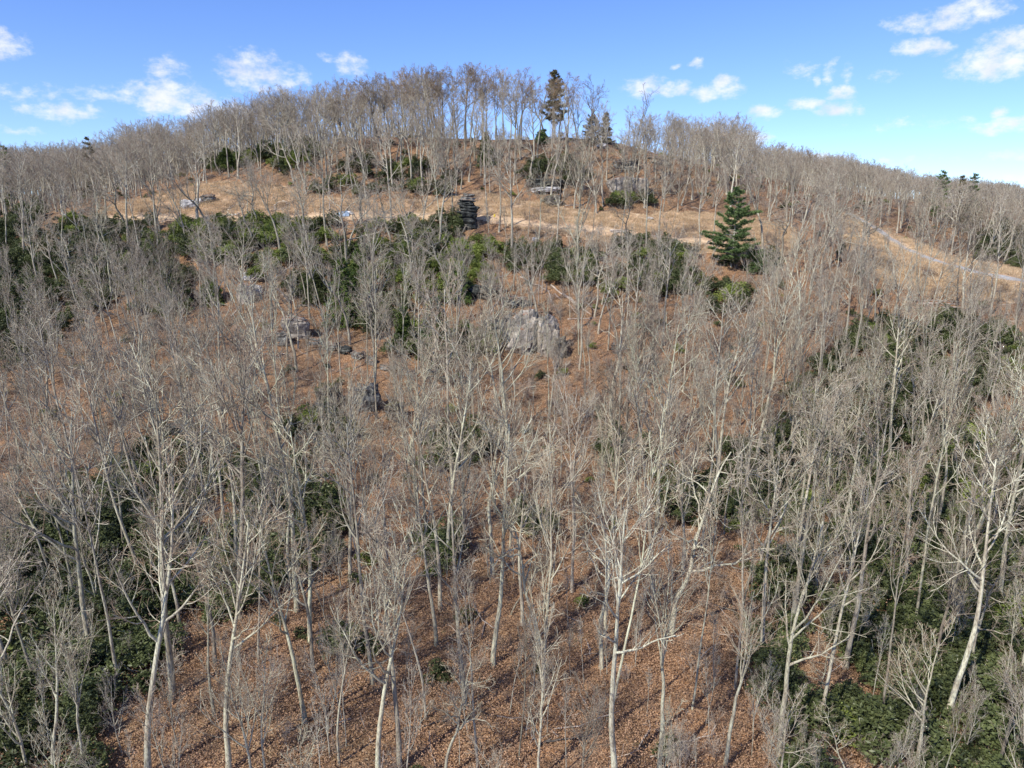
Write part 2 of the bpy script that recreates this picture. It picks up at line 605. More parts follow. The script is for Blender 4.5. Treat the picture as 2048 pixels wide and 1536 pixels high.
MEADOW_PX = [(185, 436), (200, 424), (250, 402), (350, 381), (400, 371), (455, 364), (520, 370), (580, 377), (640, 396), (760, 403), (850, 399), (900, 394), (960, 384),
             (1040, 402), (1100, 412), (1180, 424), (1280, 430), (1400, 426), (1520, 440), (1590, 462), (1600, 500), (1540, 520), (1400, 510), (1260, 487),
             (1150, 478), (1060, 462), (1000, 448), (900, 440), (640, 441), (400, 442)]
MEADOW2_PX = [(1672, 424), (1720, 432), (1790, 472), (1900, 515), (2060, 538), (2200, 545), (2200, 610), (2048, 606), (1850, 598), (1760, 560), (1700, 505), (1670, 450)]
meadow_polys = [np.array(hits(p))[:, :2] for p in (MEADOW_PX, MEADOW2_PX)]


def in_meadow(x, y):
    wx = x + 2.2 * vnoise(x / 2.2, y / 2.2, 21)
    wy = y + 2.2 * vnoise(x / 2.2, y / 2.2, 22)
    r = np.zeros(np.shape(x), bool)
    for p in meadow_polys:
        r |= in_poly(wx, wy, p)
    return r


allp = np.concatenate(meadow_polys)
link('meadow', grid_mesh('meadow', np.arange(allp[:, 0].min() - 3, allp[:, 0].max() + 3, .55), np.arange(allp[:, 1].min() - 3, allp[:, 1].max() + 3, .55),
                         MEADOW, keep=in_meadow, lift=.07), kind='structure')


def ribbon(name, px, width, mat, lift):
    P = np.array(hits(px))[:, :2]
    t = np.linspace(0, 1, len(P))
    tt = np.linspace(0, 1, 260)
    # smooth the traced line
    X, Y = np.interp(tt, t, P[:, 0]), np.interp(tt, t, P[:, 1])
    k = np.ones(21) / 21
    pad = lambda a: np.convolve(np.pad(a, 10, mode='edge'), k, 'valid')
    X, Y = pad(X), pad(Y)
    dx, dy = np.gradient(X), np.gradient(Y)
    L = np.hypot(dx, dy) + 1e-9
    nx, ny = -dy / L, dx / L
    n = 7
    V = []
    for k in range(n):
        s = (k / (n - 1) - .5) * width
        w = s * (1 + .25 * vnoise(tt * 60 + k, tt * 0 + k * 3.1, 31))
        x, y = X + nx * w, Y + ny * w
        V.append(np.stack([x, y, ground(x, y) + lift], 1))
    V = np.stack(V, 1).reshape(-1, 3)
    idx = np.arange(len(tt) * n).reshape(len(tt), n)
    q = np.stack([idx[:-1, :-1], idx[:-1, 1:], idx[1:, 1:], idx[1:, :-1]], -1).reshape(-1, 4)
    link(name, mesh_np(name, V, q, mat, True), kind='structure')
    return np.stack([X, Y], 1)


track = ribbon('dirt_track', [(185, 437), (300, 438), (420, 438), (540, 436), (640, 434), (740, 433), (840, 433), (920, 435), (990, 440), (1060, 449), (1160, 458), (1260, 468), (1400, 482), (1500, 496)], 1.25, DIRT, .12)
groad = ribbon('gravel_road', [(1690, 426), (1735, 448), (1770, 472), (1815, 500), (1870, 522), (1950, 546), (2060, 566), (2200, 578)], 2.3, GRAVEL, .12)


def near_line(x, y, line, d):
    x = np.atleast_1d(x); y = np.atleast_1d(y)
    dd = np.min(np.hypot(x[:, None] - line[None, :, 0], y[:, None] - line[None, :, 1]), 1)
    return dd < d


# ------------------------------------------------------------------ branching trees
def tubes(P, R, sides):
    """P (N, m, 3) polylines, R (N, m) radii -> verts, quads"""
    N, m, _ = P.shape
    T = np.gradient(P, axis=1)
    T /= np.linalg.norm(T, axis=2, keepdims=True) + 1e-9
    ref = np.zeros((N, 3))
    ref[np.arange(N), np.argmin(np.abs(T[:, 0]), 1)] = 1
    ref = np.repeat(ref[:, None], m, 1)
    U = np.cross(T, ref)
    U /= np.linalg.norm(U, axis=2, keepdims=True) + 1e-9
    Vv = np.cross(T, U)
    a = np.arange(sides) * 2 * math.pi / sides
    ring = U[:, :, None] * np.cos(a)[None, None, :, None] + Vv[:, :, None] * np.sin(a)[None, None, :, None]
    verts = P[:, :, None] + ring * R[:, :, None, None]
    idx = np.arange(N * m * sides).reshape(N, m, sides)
    nx = np.roll(idx, -1, axis=2)
    q = np.stack([idx[:, :-1], nx[:, :-1], nx[:, 1:], idx[:, 1:]], -1).reshape(-1, 4)
    return verts.reshape(-1, 3), q


def walk(p0, d0, L, nseg, wander, up, r):
    N = len(p0)
    P = np.empty((N, nseg + 1, 3))
    P[:, 0] = p0
    d = d0.copy()
    for k in range(nseg):
        P[:, k + 1] = P[:, k] + d * (L / nseg)[:, None]
        d = d + r.normal(0, wander, (N, 3))
        d[:, 2] += up
        d /= np.linalg.norm(d, axis=1, keepdims=True)
    return P


def spawn(P, R, L, k, t0, t1, ang, lenf, nseg, wander, up, rf, rmin, r, taper=.25, decline=.55, flat=0):
    N, m, _ = P.shape
    t = t0 + (t1 - t0) * (np.arange(k)[None, :] + r.random((N, k))) / k
    f = t * (m - 1)
    i = np.minimum(np.floor(f).astype(int), m - 2)
    fr = (f - i)[..., None]
    n = np.arange(N)[:, None]
    pos = P[n, i] * (1 - fr) + P[n, i + 1] * fr
    tan = P[n, i + 1] - P[n, i]
    tan /= np.linalg.norm(tan, axis=2, keepdims=True) + 1e-9
    rad = R[n, i] * (1 - fr[..., 0]) + R[n, i + 1] * fr[..., 0]
    pos, tan, rad = pos.reshape(-1, 3), tan.reshape(-1, 3), rad.reshape(-1)
    ref = r.normal(0, 1, (len(pos), 3))
    if flat:
        ref[:, 2] *= flat
    perp = ref - (ref * tan).sum(1, keepdims=True) * tan
    perp /= np.linalg.norm(perp, axis=1, keepdims=True) + 1e-9
    a = np.radians(r.uniform(ang[0], ang[1], len(pos)))[:, None]
    d = tan * np.cos(a) + perp * np.sin(a)
    Lc = (np.repeat(L, k) * lenf * (1 - decline * (t.ravel() - t0) / (t1 - t0 + 1e-9)) * r.uniform(.65, 1.25, len(pos)))
    Pc = walk(pos, d, Lc, nseg, wander, up, r)
    r0 = np.maximum(rad * rf, rmin)
    s = np.linspace(1, taper, nseg + 1)
    Rc = np.maximum(r0[:, None] * s[None], rmin * .75)
    return Pc, Rc, Lc


def cat(parts):
    vs, qs, o = [], [], 0
    for v, q in parts:
        vs.append(v)
        qs.append(q + o)
        o += len(v)
    return np.concatenate(vs), np.concatenate(qs)


# name: (look, H, trunk radius, params)
def make_tree(kind, seed):
    """unit: metres for a 20 m tree.  returns trunk mesh, crown mesh"""
    r = np.random.default_rng(seed)
    H = 20.0
    if kind == 'straight':
        tr, hw, nl, t0, ang, lf, tw, upl = .22, .035, 13, .52, (32, 60), .33, .09, .10
    elif kind == 'slim':
        tr, hw, nl, t0, ang, lf, tw, upl = .13, .04, 12, .55, (22, 45), .26, .07, .15
    elif kind == 'broad':
        tr, hw, nl, t0, ang, lf, tw, upl = .24, .05, 12, .46, (32, 58), .40, .13, .10
    elif kind == 'forked':
        tr, hw, nl, t0, ang, lf, tw, upl = .24, .05, 5, .86, (10, 26), .92, .10, .08
    elif kind == 'gnarled':
        tr, hw, nl, t0, ang, lf, tw, upl = .22, .13, 12, .38, (42, 80), .40, .26, .05
    elif kind == 'fan':
        tr, hw, nl, t0, ang, lf, tw, upl = .17, .06, 13, .22, (20, 42), .48, .08, .12
    elif kind == 'leafy':
        tr, hw, nl, t0, ang, lf, tw, upl = .22, .035, 12, .5, (32, 62), .33, .10, .09
    else:  # sparse, storm-worn
        tr, hw, nl, t0, ang, lf, tw, upl = .26, .10, 7, .48, (25, 55), .46, .16, .08
    trunkL = H * (.52 if kind == 'forked' else .78 if kind in ('fan', 'gnarled', 'sparse') else .93)
    ns = 14
    P0 = walk(np.array([[0, 0, -.6]]), np.array([[r.normal(0, .03), r.normal(0, .03), 1.0]]), np.array([trunkL]), ns, hw, .02, r)
    s = np.linspace(0, 1, ns + 1)
    R0 = (tr * (1 - (.55 if kind == 'forked' else .82) * s ** 1.1) * (1 + .55 * np.exp(-s * 26)))[None]
    L0 = np.array([trunkL])
    P1, R1, L1 = spawn(P0, R0, L0, nl, t0, .985, ang, lf, 8, tw, upl, .62, .035, r, decline=.45)
    parts_t = [tubes(P0, R0, 8), tubes(P1, R1 * 1.12, 5)]
    sparse = kind == 'sparse'
    k2, k3, k4 = (7, 5, 3) if not sparse else (5, 4, 3)
    if kind == 'forked':
        k2 = 10
    if kind == 'slim':
        k2, k3 = 5, 5
    gn = kind in ('gnarled', 'sparse')
    P2, R2, L2 = spawn(P1, R1, L1, k2, .22, .97, (25, 60) if not gn else (35, 75), .46, 5, .13 if not gn else .27, .09, .64, .027, r)
    P3, R3, L3 = spawn(P2, R2, L2, k3, .2, .98, (22, 55), .52, 3, .14 if not gn else .26, .07, .6, .0135, r)
    P4, R4, L4 = spawn(P3, R3, L3, k4, .15, 1, (18, 50), .62, 2, .13, .06, .7, .0088, r)
    # finer shoots straight off limbs and boughs
    P5, R5, L5 = spawn(P1, R1, L1, 6 if not sparse else 3, .3, 1, (25, 60), .2, 3, .14, .08, .3, .010, r)
    parts_t.append(tubes(P2, R2, 4))
    parts_c = [tubes(P3, R3, 3), tubes(P4, R4, 3), tubes(P5, R5, 3)]
    vt, qt = cat(parts_t)
    vc, qc = cat(parts_c)
    tm = mesh_np('trunk', vt, qt, BARK, True)
    cm = mesh_np('crown', vc, qc, TWIG, True)
    lm = None
    if kind == 'leafy':
        tips = P4[:, -1][r.random(len(P4)) < .95]
        n = len(tips)
        k = 2
        c = np.repeat(tips, k, 0) + r.normal(0, .16, (n * k, 3))
        a = r.normal(0, 1, (n * k, 3)); a /= np.linalg.norm(a, axis=1, keepdims=True)
        b = np.cross(a, r.normal(0, 1, (n * k, 3))); b /= np.linalg.norm(b, axis=1, keepdims=True)
        V = np.stack([c - a * .1, c + b * .05, c + a * .1, c - b * .05], 1).reshape(-1, 3)
        lm = mesh_np('dry_leaves', V, np.arange(len(V)).reshape(-1, 4), DRYLEAF)
    return tm, cm, lm


VARIANTS = {}
for kind, n in (('straight', 6), ('slim', 5), ('broad', 5), ('forked', 3), ('gnarled', 4), ('fan', 4), ('leafy', 3), ('sparse', 4)):
    VARIANTS[kind] = [make_tree(kind, 100 + 17 * len(VARIANTS) + i) for i in range(n)]
LOOK = {'straight': 'straight', 'slim': 'slim', 'broad': 'wide-crowned', 'forked': 'forked', 'gnarled': 'crooked', 'fan': 'fan-shaped', 'leafy': 'brown-leaved', 'sparse': 'sparse-limbed'}

SKY = np.array([(-400, 300), (0, 294), (100, 290), (200, 277), (260, 257), (300, 236), (400, 232), (430, 208), (480, 196), (520, 184), (560, 177), (600, 166), (640, 172), (700, 160), (800, 150),
                (900, 130), (1000, 127), (1060, 145), (1175, 150), (1200, 205), (1320, 222), (1400, 238), (1470, 228), (1500, 275), (1600, 300), (1680, 312), (1750, 332), (1850, 352), (2048, 372), (2500, 380)], float)


def skyline(u):
    return np.interp(u, SKY[:, 0], SKY[:, 1])


trees = []          # dicts of individual trees, labelled after sorting


def add_tree(base, height, kind, lean=(0, 0), tint='grey', thick=1.0, hero=False, width=1.0):
    trees.append(dict(base=np.asarray(base, float), h=height, kind=kind, lean=lean, tint=tint, thick=thick, hero=hero, width=width,
                      var=int(rng.integers(len(VARIANTS[kind]))), rot=float(rng.uniform(0, 6.28))))


# (base u, v, top u, v, kind, tint, trunk thickness)
HERO = [
    (190, 1330, 78, 775, 'broad', 'pale', 1.15), (345, 1400, 285, 690, 'straight', 'pale', 1.1), (395, 1000, 340, 620, 'straight', 'grey', 1.2),
    (436, 1000, 372, 640, 'straight', 'grey', 1), (424, 940, 398, 690, 'slim', 'grey', 1), (480, 1240, 466, 635, 'straight', 'grey', 1), (522, 880, 505, 640, 'straight', 'grey', .9),
    (297, 1565, 232, 880, 'broad', 'pale', 1.2), (316, 1245, 288, 990, 'slim', 'pale', .9), (430, 1330, 385, 930, 'straight', 'grey', .9), (458, 1545, 430, 960, 'straight', 'pale', 1),
    (517, 1330, 505, 900, 'slim', 'grey', 1.1), (575, 1180, 538, 828, 'broad', 'pale', 1), (611, 1447, 590, 985, 'broad', 'pale', 1.1), (757, 1570, 778, 1040, 'broad', 'pale', 1.25),
    (798, 1545, 775, 960, 'straight', 'grey', 1), (852, 1440, 822, 1000, 'slim', 'grey', 1), (882, 1222, 880, 770, 'straight', 'grey', 1.1), (873, 1290, 855, 880, 'straight', 'grey', 1),
    (930, 1420, 905, 905, 'straight', 'grey', .9), (985, 1155, 992, 690, 'forked', 'pale', 1.2), (1022, 1230, 1085, 1050, 'gnarled', 'dark', 1.1), (1045, 1250, 1062, 850, 'straight', 'grey', .9),
    (890, 1565, 905, 1225, 'gnarled', 'pale', 1), (1075, 1575, 1092, 1185, 'fan', 'pale', 1.2), (955, 1545, 940, 1100, 'slim', 'grey', 1), (679, 1535, 650, 1125, 'slim', 'pale', 1),
    (1038, 1530, 1045, 1200, 'slim', 'dark', 1), (1230, 1565, 1228, 925, 'straight', 'pale', 1.45), (1318, 1555, 1378, 1050, 'forked', 'pale', 1), (1450, 1535, 1488, 1130, 'forked', 'pale', .8),
    (1521, 1320, 1562, 850, 'straight', 'grey', 1), (1555, 1535, 1602, 980, 'broad', 'pale', 1), (1995, 1215, 2052, 720, 'straight', 'pale', 1.1), (1776, 945, 1815, 575, 'straight', 'pale', 1.1),
    (1732, 950, 1760, 620, 'slim', 'grey', 1.1), (1603, 860, 1622, 560, 'straight', 'grey', 1), (1436, 970, 1452, 560, 'straight', 'grey', 1.4), (1448, 1067, 1460, 780, 'slim', 'grey', 1),
    (1312, 1060, 1330, 600, 'straight', 'pale', 1), (1339, 1030, 1400, 755, 'broad', 'pale', 1.3), (1491, 1032, 1512, 700, 'straight', 'grey', .9), (1530, 1050, 1550, 800, 'slim', 'grey', 1),
    (1672, 960, 1715, 700, 'forked', 'grey', 1), (1766, 1112, 1840, 885, 'fan', 'pale', 1.1), (1915, 1020, 1925, 760, 'slim', 'grey', 1), (1868, 1130, 1890, 900, 'slim', 'grey', .9),
    (1728, 1290, 1752, 1110, 'gnarled', 'pale', .8), (1925, 1300, 1905, 1055, 'fan', 'grey', 1), (1835, 1570, 1850, 1235, 'broad', 'pale', 1.1), (1700, 1570, 1660, 1385, 'gnarled', 'pale', 1),
    (1985, 1570, 2080, 1230, 'straight', 'dark', 1.4), (2028, 1545, 2040, 1300, 'slim', 'pale', .9), (1640, 1410, 1645, 1235, 'gnarled', 'pale', .9), (1281, 1002, 1290, 655, 'slim', 'pale', 1.2),
    (1150, 1085, 1166, 760, 'straight', 'grey', .9), (1121, 960, 1125, 740, 'slim', 'grey', 1), (795, 872, 790, 688, 'fan', 'pale', 1), (615, 612, 578, 470, 'straight', 'grey', 1), (606, 470, 603, 335, 'broad', 'pale', .9),
    (560, 875, 590, 690, 'gnarled', 'pale', 1), (107, 747, 95, 590, 'slim', 'grey', .9), (224, 600, 205, 395, 'broad', 'pale', 1), (122, 585, 78, 420, 'broad', 'grey', 1), (354, 520, 340, 420, 'slim', 'grey', 1),
    (434, 585, 385, 400, 'gnarled', 'pale', 1), (639, 442, 641, 325, 'straight', 'grey', .9), (596, 437, 594, 320, 'straight', 'dark', 1), (549, 437, 545, 335, 'gnarled', 'dark', .9), (509, 437, 500, 300, 'fan', 'grey', 1),
    (495, 436, 488, 310, 'straight', 'grey', .9), (906, 428, 900, 240, 'straight', 'grey', 1.2), (998, 464, 1001, 250, 'straight', 'grey', 1.5), (975, 436, 972, 290, 'straight', 'grey', .9), (1077, 494, 1082, 325, 'straight', 'pale', 1.1),
    (1111, 512, 1116, 300, 'straight', 'grey', 1), (1155, 543, 1170, 225, 'fan', 'pale', 1.4), (1181, 522, 1190, 330, 'slim', 'grey', 1), (1056, 473, 1060, 330, 'slim', 'grey', 1.1), (1025, 453, 1028, 340, 'slim', 'grey', 1),
    (1249, 498, 1284, 318, 'gnarled', 'dark', 1), (1239, 505, 1242, 310, 'slim', 'grey', 1.2), (1291, 512, 1298, 300, 'straight', 'grey', 1), (1318, 505, 1332, 290, 'straight', 'grey', 1), (882, 478, 885, 250, 'slim', 'pale', 1),
    (1126, 341, 1163, 146, 'sparse', 'pale', 1.2), (1152, 291, 1156, 139, 'sparse', 'dark', 1), (1196, 288, 1214, 146, 'sparse', 'dark', 1.2), (1268, 302, 1300, 150, 'sparse', 'dark', 1.35),
    (545, 1020, 470, 700, 'straight', 'grey', 1), (700, 1060, 690, 800, 'broad', 'pale', .9), (735, 1100, 705, 860, 'slim', 'grey', 1), (640, 1010, 640, 770, 'broad', 'grey', 1), (1205, 1000, 1198, 760, 'fan', 'pale', .9),
    (1090, 1040, 1075, 870, 'gnarled', 'pale', 1), (905, 1010, 900, 800, 'broad', 'pale', 1), (840, 960, 828, 780, 'fan', 'grey', 1), (1380, 740, 1392, 540, 'fan', 'pale', .9), (1500, 720, 1515, 560, 'fan', 'grey', .9),
    (1595, 700, 1600, 470, 'broad', 'pale', 1), (1833, 575, 1838, 400, 'straight', 'grey', .9), (1913, 612, 1920, 430, 'straight', 'dark', 1), (1940, 608, 1955, 440, 'straight', 'dark', 1), (1845, 760, 1860, 560, 'straight', 'grey', .8),
    (2030, 660, 2045, 430, 'straight', 'grey', 1.1), (1375, 555, 1388, 480, 'gnarled', 'dark', 1.1), (1400, 500, 1408, 330, 'straight', 'grey', 1.1), (1425, 500, 1432, 320, 'straight', 'grey', 1), (1460, 330, 1462, 222, 'fan', 'grey', .8),
    (1390, 352, 1398, 236, 'straight', 'grey', 1), (1478, 352, 1474, 240, 'straight', 'grey', 1), (1556, 372, 1560, 284, 'leafy', 'dark', 1), (1628, 388, 1630, 298, 'leafy', 'grey', 1),
    (1703, 400, 1700, 304, 'broad', 'grey', 1), (1748, 400, 1752, 322, 'leafy', 'dark', 1), (1800, 408, 1798, 335, 'broad', 'dark', 1), (455, 300, 452, 196, 'broad', 'dark', 1), (500, 296, 498, 186, 'fan', 'dark', 1),
    (60, 1560, -20, 1120, 'fan', 'pale', 1.1), (110, 1565, 60, 1180, 'broad', 'pale', 1.1), (40, 1300, -25, 930, 'fan', 'grey', 1), (175, 1560, 110, 1230, 'forked', 'pale', 1), (30, 1130, -15, 800, 'fan', 'grey', 1),
    (205, 1250, 150, 900, 'fan', 'grey', 1), (250, 1120, 225, 830, 'straight', 'grey', 1), (530, 1545, 480, 1230, 'fan', 'pale', 1), (505, 1560, 490, 1200, 'fan', 'pale', .9),
]
for (bu, bv, tu, tv, kind, tint, th) in HERO:
    b = hit(bu, bv)
    # if the base is hidden the picture shows only the top: keep the height believable by sliding along the ground
    d = ray(tu, tv)
    t = np.array([d[0] * b[1], b[1], d[2] * b[1]])
    h = np.linalg.norm(t - b)
    add_tree(b, h, kind, ((t[0] - b[0]) / h, 0.0), tint, th, True, width=.84 if kind in ('broad', 'gnarled', 'fan') else .86)

# fill the woods between them
hero_xy = np.array([t['base'][:2] for t in trees])
cell = {}
fill = []
pts = []
R_MIN = 3.6
tries = 0
frng = np.random.default_rng(5)
cand = np.stack([frng.uniform(-330, 330, 90000), frng.uniform(24, 425, 90000)], 1)
cu = 1024 + F * cand[:, 0] / (cand[:, 1])   # rough horizontal screen position
cand = cand[(cu > -260) & (cu < 2310)]
inm = in_meadow(cand[:, 0], cand[:, 1])
inm |= near_line(cand[:, 0], cand[:, 1], track, 2.2) | near_line(cand[:, 0], cand[:, 1], groad, 3)
cand = cand[~inm]
gridh = {}


def too_close(x, y, r):
    i, j = int(x // 6), int(y // 6)
    for a in (-1, 0, 1):
        for b in (-1, 0, 1):
            for (px, py) in gridh.get((i + a, j + b), ()):
                if (px - x) ** 2 + (py - y) ** 2 < r * r:
                    return True
    return False


for (x, y) in hero_xy:
    gridh.setdefault((int(x // 6), int(y // 6)), []).append((x, y))
# open leaf-littered ground, seen between the trees: thinner woods there (photo pixel, radii)
OPEN = [(1000, 1250, 230, 330, .4), (780, 1420, 200, 160, .35), (690, 740, 140, 70, .85), (90, 690, 110, 70, .7), (1060, 640, 70, 60, .95), (590, 640, 50, 50, .8),
        (1030, 480, 250, 35, .6), (938, 500, 42, 95, 1), (1462, 600, 48, 60, 1), (1065, 740, 60, 60, .8), (1400, 1180, 120, 130, .3), (420, 610, 60, 40, .6), (1458, 560, 70, 60, .8), (530, 580, 60, 50, .8), (470, 450, 350, 30, .6)]
WINDOWS = [(1062, 660, 52, 42, 122), (936, 430, 22, 26, 166), (395, 405, 32, 12, 170), (688, 425, 18, 7, 168), (500, 418, 60, 8, 168), (1458, 455, 46, 80, 150),
           (592, 652, 30, 28, 125), (690, 705, 70, 24, 120), (1250, 370, 42, 18, 185), (1095, 374, 40, 14, 185), (1158, 605, 34, 28, 130), (980, 585, 30, 16, 130), (510, 575, 44, 40, 135)]
for (x, y) in cand:
    sp = 3.9 if y < 92 else (4.1 if y < 140 else (5.4 if y < 175 and x < 66 else (4.0 if y < 240 else 4.3)))
    if too_close(x, y, sp):
        continue
    z = float(ground(x, y))
    u, v = proj((x, y, z))
    dens = 1.0
    for (a, b, ra, rb, k) in OPEN:
        if ((u - a) / ra) ** 2 + ((v - b) / rb) ** 2 < 1:
            dens = min(dens, 1 - k)
    if frng.random() > dens:
        continue
    top_crest = 640 < u < 1330 and 200 < y < 260
    if 880 < u < 1340 and y > 219:
        continue
    if 1330 < u < 1520 and 100 < y < 152 and abs(u - 1460) < 60:
        continue
    front = 140 < y < 172 and 300 < u < 1700
    if front and frng.random() < .3:
        continue
    h = frng.normal(17.5, 3.2) if y > 90 else frng.normal(21, 3.2)
    if top_crest:
        if (u > 1170 and frng.random() < .8) or (u > 880 and frng.random() < .3):
            continue
        h = frng.normal(23.5, 1.8)
    elif y > 175:
        h = frng.normal(19, 2.6)
    if front:
        h = frng.normal(21, 2)
    if frng.random() < .22 and y < 200:
        h *= .62
    # nothing rises above the skyline seen in the photograph
    sv = skyline(u) + abs(frng.normal(0, 13)) - 5
    zt = ray(u, sv)[2] * y
    if z + h > zt:
        h = zt - z
    if h < 5:
        continue
    ok = True
    for wu, wv, wa, wb, wy in WINDOWS:
        if y < wy:
            cu_, cv_ = proj((x, y, z + h * .72))
            rx, rz = 2.2 / y * F, h * .22 / y * F
            if abs(cu_ - wu) < wa + rx and abs(cv_ - wv) < wb + rz:
                ok = False
    if not ok and frng.random() < .85:
        continue
    if y < 165 and 200 < u < 1550:
        cv_ = proj((x, y, z + h * .75))[1]
        if 370 < cv_ < 450 and frng.random() < .55:
            continue
    if u < -150 or u > 2200:
        if frng.random() < .3:
            continue
    gridh.setdefault((int(x // 6), int(y // 6)), []).append((x, y))
    if top_crest:
        kind = frng.choice(['straight', 'leafy', 'slim', 'forked'], p=[.35, .35, .2, .1])
        tint = frng.choice(['grey', 'dark'])  # darker tints put the silhouette look against the sky into the bark colour
    elif front:
        kind = frng.choice(['straight', 'slim', 'leafy', 'broad'], p=[.5, .3, 0, .2])
        tint = frng.choice(['grey', 'pale', 'dark'], p=[.6, .2, .2])
    elif y > 240:
        kind = frng.choice(['fan', 'broad', 'leafy'], p=[.6, .33, .07])
        tint = frng.choice(['grey', 'dark'])
    elif y > 175:
        kind = frng.choice(['straight', 'fan', 'slim', 'leafy', 'broad'], p=[.35, .25, .2, .06, .14])
        tint = frng.choice(['grey', 'dark', 'pale'], p=[.6, .2, .2])
    else:
        kind = frng.choice(['straight', 'broad', 'fan', 'gnarled', 'slim', 'forked', 'sparse'], p=[.36, .12, .10, .08, .25, .04, .05])
        tint = frng.choice(['grey', 'pale', 'dark'], p=[.55, .35, .10])
    if y < 38:                                          # only young growth on the bank nearest the camera
        if y < 29:
            continue
        h = min(h, 9 + (y - 29) * .7)
    if y < 60:
        kind = {'broad': 'straight', 'forked': 'slim', 'sparse': 'straight'}.get(str(kind), kind)
    fill.append(dict(base=np.array([x, y, z]), h=h, kind=str(kind), lean=(frng.normal(-.02 if u < 900 else .02, .04), frng.normal(0, .03)), tint=str(tint),
                     thick=float(frng.uniform(.8, 1.15)), hero=False, width=float(frng.uniform(.62, .9) if y < 140 else frng.uniform(.95, 1.35)), var=int(frng.integers(len(VARIANTS[str(kind)]))), rot=float(frng.uniform(0, 6.28)), uv=(u, v)))


def app_size(t):
    u, v = proj(t['base'] + np.array([0, 0, t['h'] * .7]))
    if u < -30 or u > 2078 or v > 1600:
        return 0
    return t['h'] / np.linalg.norm(t['base'])


fill.sort(key=app_size, reverse=True)
N_IND = 298
n_take = N_IND - len(trees)
# the skyline row is countable against the sky: keep part of the quota for it
crest = [t for t in fill if 420 < t['uv'][0] < 1330 and 200 < t['base'][1] < 262][:34]
cs = set(id(t) for t in crest)
rest = [t for t in fill if id(t) not in cs]
trees += crest + rest[:n_take - len(crest)]
stuff_trees = rest[n_take - len(crest):]
print('trees', len(trees), 'stuff', len(stuff_trees))

TINT = {'pale': (1.03, 1.04, .96, 1), 'grey': (.86, .84, .81, 1), 'dark': (.52, .49, .47, 1)}


def tree_matrix(t):
    b = Vector(t['base'])
    lx, ly = t['lean']
    up = Vector((lx, ly, math.sqrt(max(.05, 1 - lx * lx - ly * ly))))
    q = Vector((0, 0, 1)).rotation_difference(up)
    q = q @ Quaternion((0, 0, 1), t['rot'])
    s = t['h'] / 20.0
    w = s * t['width']
    return b, q, (w, w, s)


ANCHORS = [
    (60, 560, 'in the dark thicket at left edge'), (250, 530, 'in the shrubs below the boulders'), (90, 720, 'on the leafy knoll at left'), (40, 350, 'in the far left woods'),
    (220, 350, 'in the woods left of the meadow'), (380, 330, 'behind the two boulders'), (490, 400, 'beside the white stone rings'), (520, 280, 'on the ridge above the stone rings'),
    (640, 410, 'near the blue tarp'), (540, 570, 'around the toppled dead tree'), (590, 690, 'by the cracked pale ledge'), (700, 540, 'among the central green evergreens'), (850, 620, 'below the central evergreens'),
    (700, 270, "on the hilltop's left shoulder"), (840, 290, 'on the hilltop left of centre'), (980, 290, 'on the hilltop by the small evergreen'), (1110, 300, 'beside the hilltop pine'),
    (1250, 310, 'right of the hilltop pine'), (930, 440, 'by the dark layered rock'), (1090, 470, 'on the slope right of the layered rock'), (1230, 500, 'left of the lone green pine'),
    (1080, 660, 'around the smooth pale cliff'), (1250, 640, 'right of the smooth pale cliff'), (1440, 500, 'around the lone green pine'), (1430, 650, 'below the lone green pine'), (1400, 320, 'on the ridge above the lone pine'),
    (1580, 420, 'on the ridge right of the lone pine'), (1760, 400, 'behind the gravel road bend'), (1950, 460, 'in the dark woods beyond the gravel road'), (1900, 590, 'between gravel road and pale logs'),
    (1650, 600, 'left of the pale logs'), (1950, 750, 'below the pale logs'), (1750, 800, 'above the right-hand gully'), (1580, 850, 'mid slope above the right gully'), (1380, 860, 'downhill of the lone pine, mid slope'),
    (1180, 850, 'below the cliff on brown leaves'), (980, 850, 'centre slope below the cliff'), (780, 830, 'below the mossy boulders'), (600, 850, 'below the cracked ledge'), (400, 850, 'mid slope at left'),
    (200, 850, 'below the leafy knoll'), (50, 950, 'mid slope at left edge'), (250, 1050, 'above the left gully'), (500, 1080, 'in the dark shrubs left of centre'), (750, 1080, 'right of the dark central shrubs'),
    (950, 1080, 'on open brown leaves, centre'), (1150, 1100, 'right of the open leaf slope'), (1350, 1100, 'left of the right gully shrubs'), (1600, 1100, 'at the edge of the right gully'), (1800, 1080, 'in the right gully shrubs'),
    (2000, 1050, 'at right edge in the gully'), (80, 1300, 'in the left gully shrubs'), (280, 1320, 'beside the dark fallen log'), (480, 1330, 'lower left on brown leaves'), (700, 1320, 'lower slope left of centre'),
    (900, 1350, 'lower slope at centre'), (1100, 1350, 'lower slope right of centre'), (1330, 1350, 'lower slope before the right gully'), (1580, 1350, 'lower slope at the gully edge'), (1800, 1330, 'in the lower right gully'),
    (2000, 1350, 'bottom right corner'), (100, 1540, 'bottom left corner'), (350, 1540, 'bottom edge left of the log'), (600, 1540, 'bottom edge, left part'), (850, 1560, 'bottom edge at centre'),
    (1100, 1560, 'bottom edge right of centre'), (1400, 1560, 'bottom edge, right part'), (1700, 1560, 'bottom edge in the right gully')]
ORD = ['', 'first', 'second', 'third', 'fourth', 'fifth', 'sixth', 'seventh', 'eighth', 'ninth', 'tenth', 'eleventh', 'twelfth', 'thirteenth', 'fourteenth', 'fifteenth', 'sixteenth']


def place_words(p):
    u, v = proj(p)
    k = min(ANCHORS, key=lambda a: ((a[0] - u) / 1.4) ** 2 + (a[1] - v) ** 2)
    return k[2], u, v


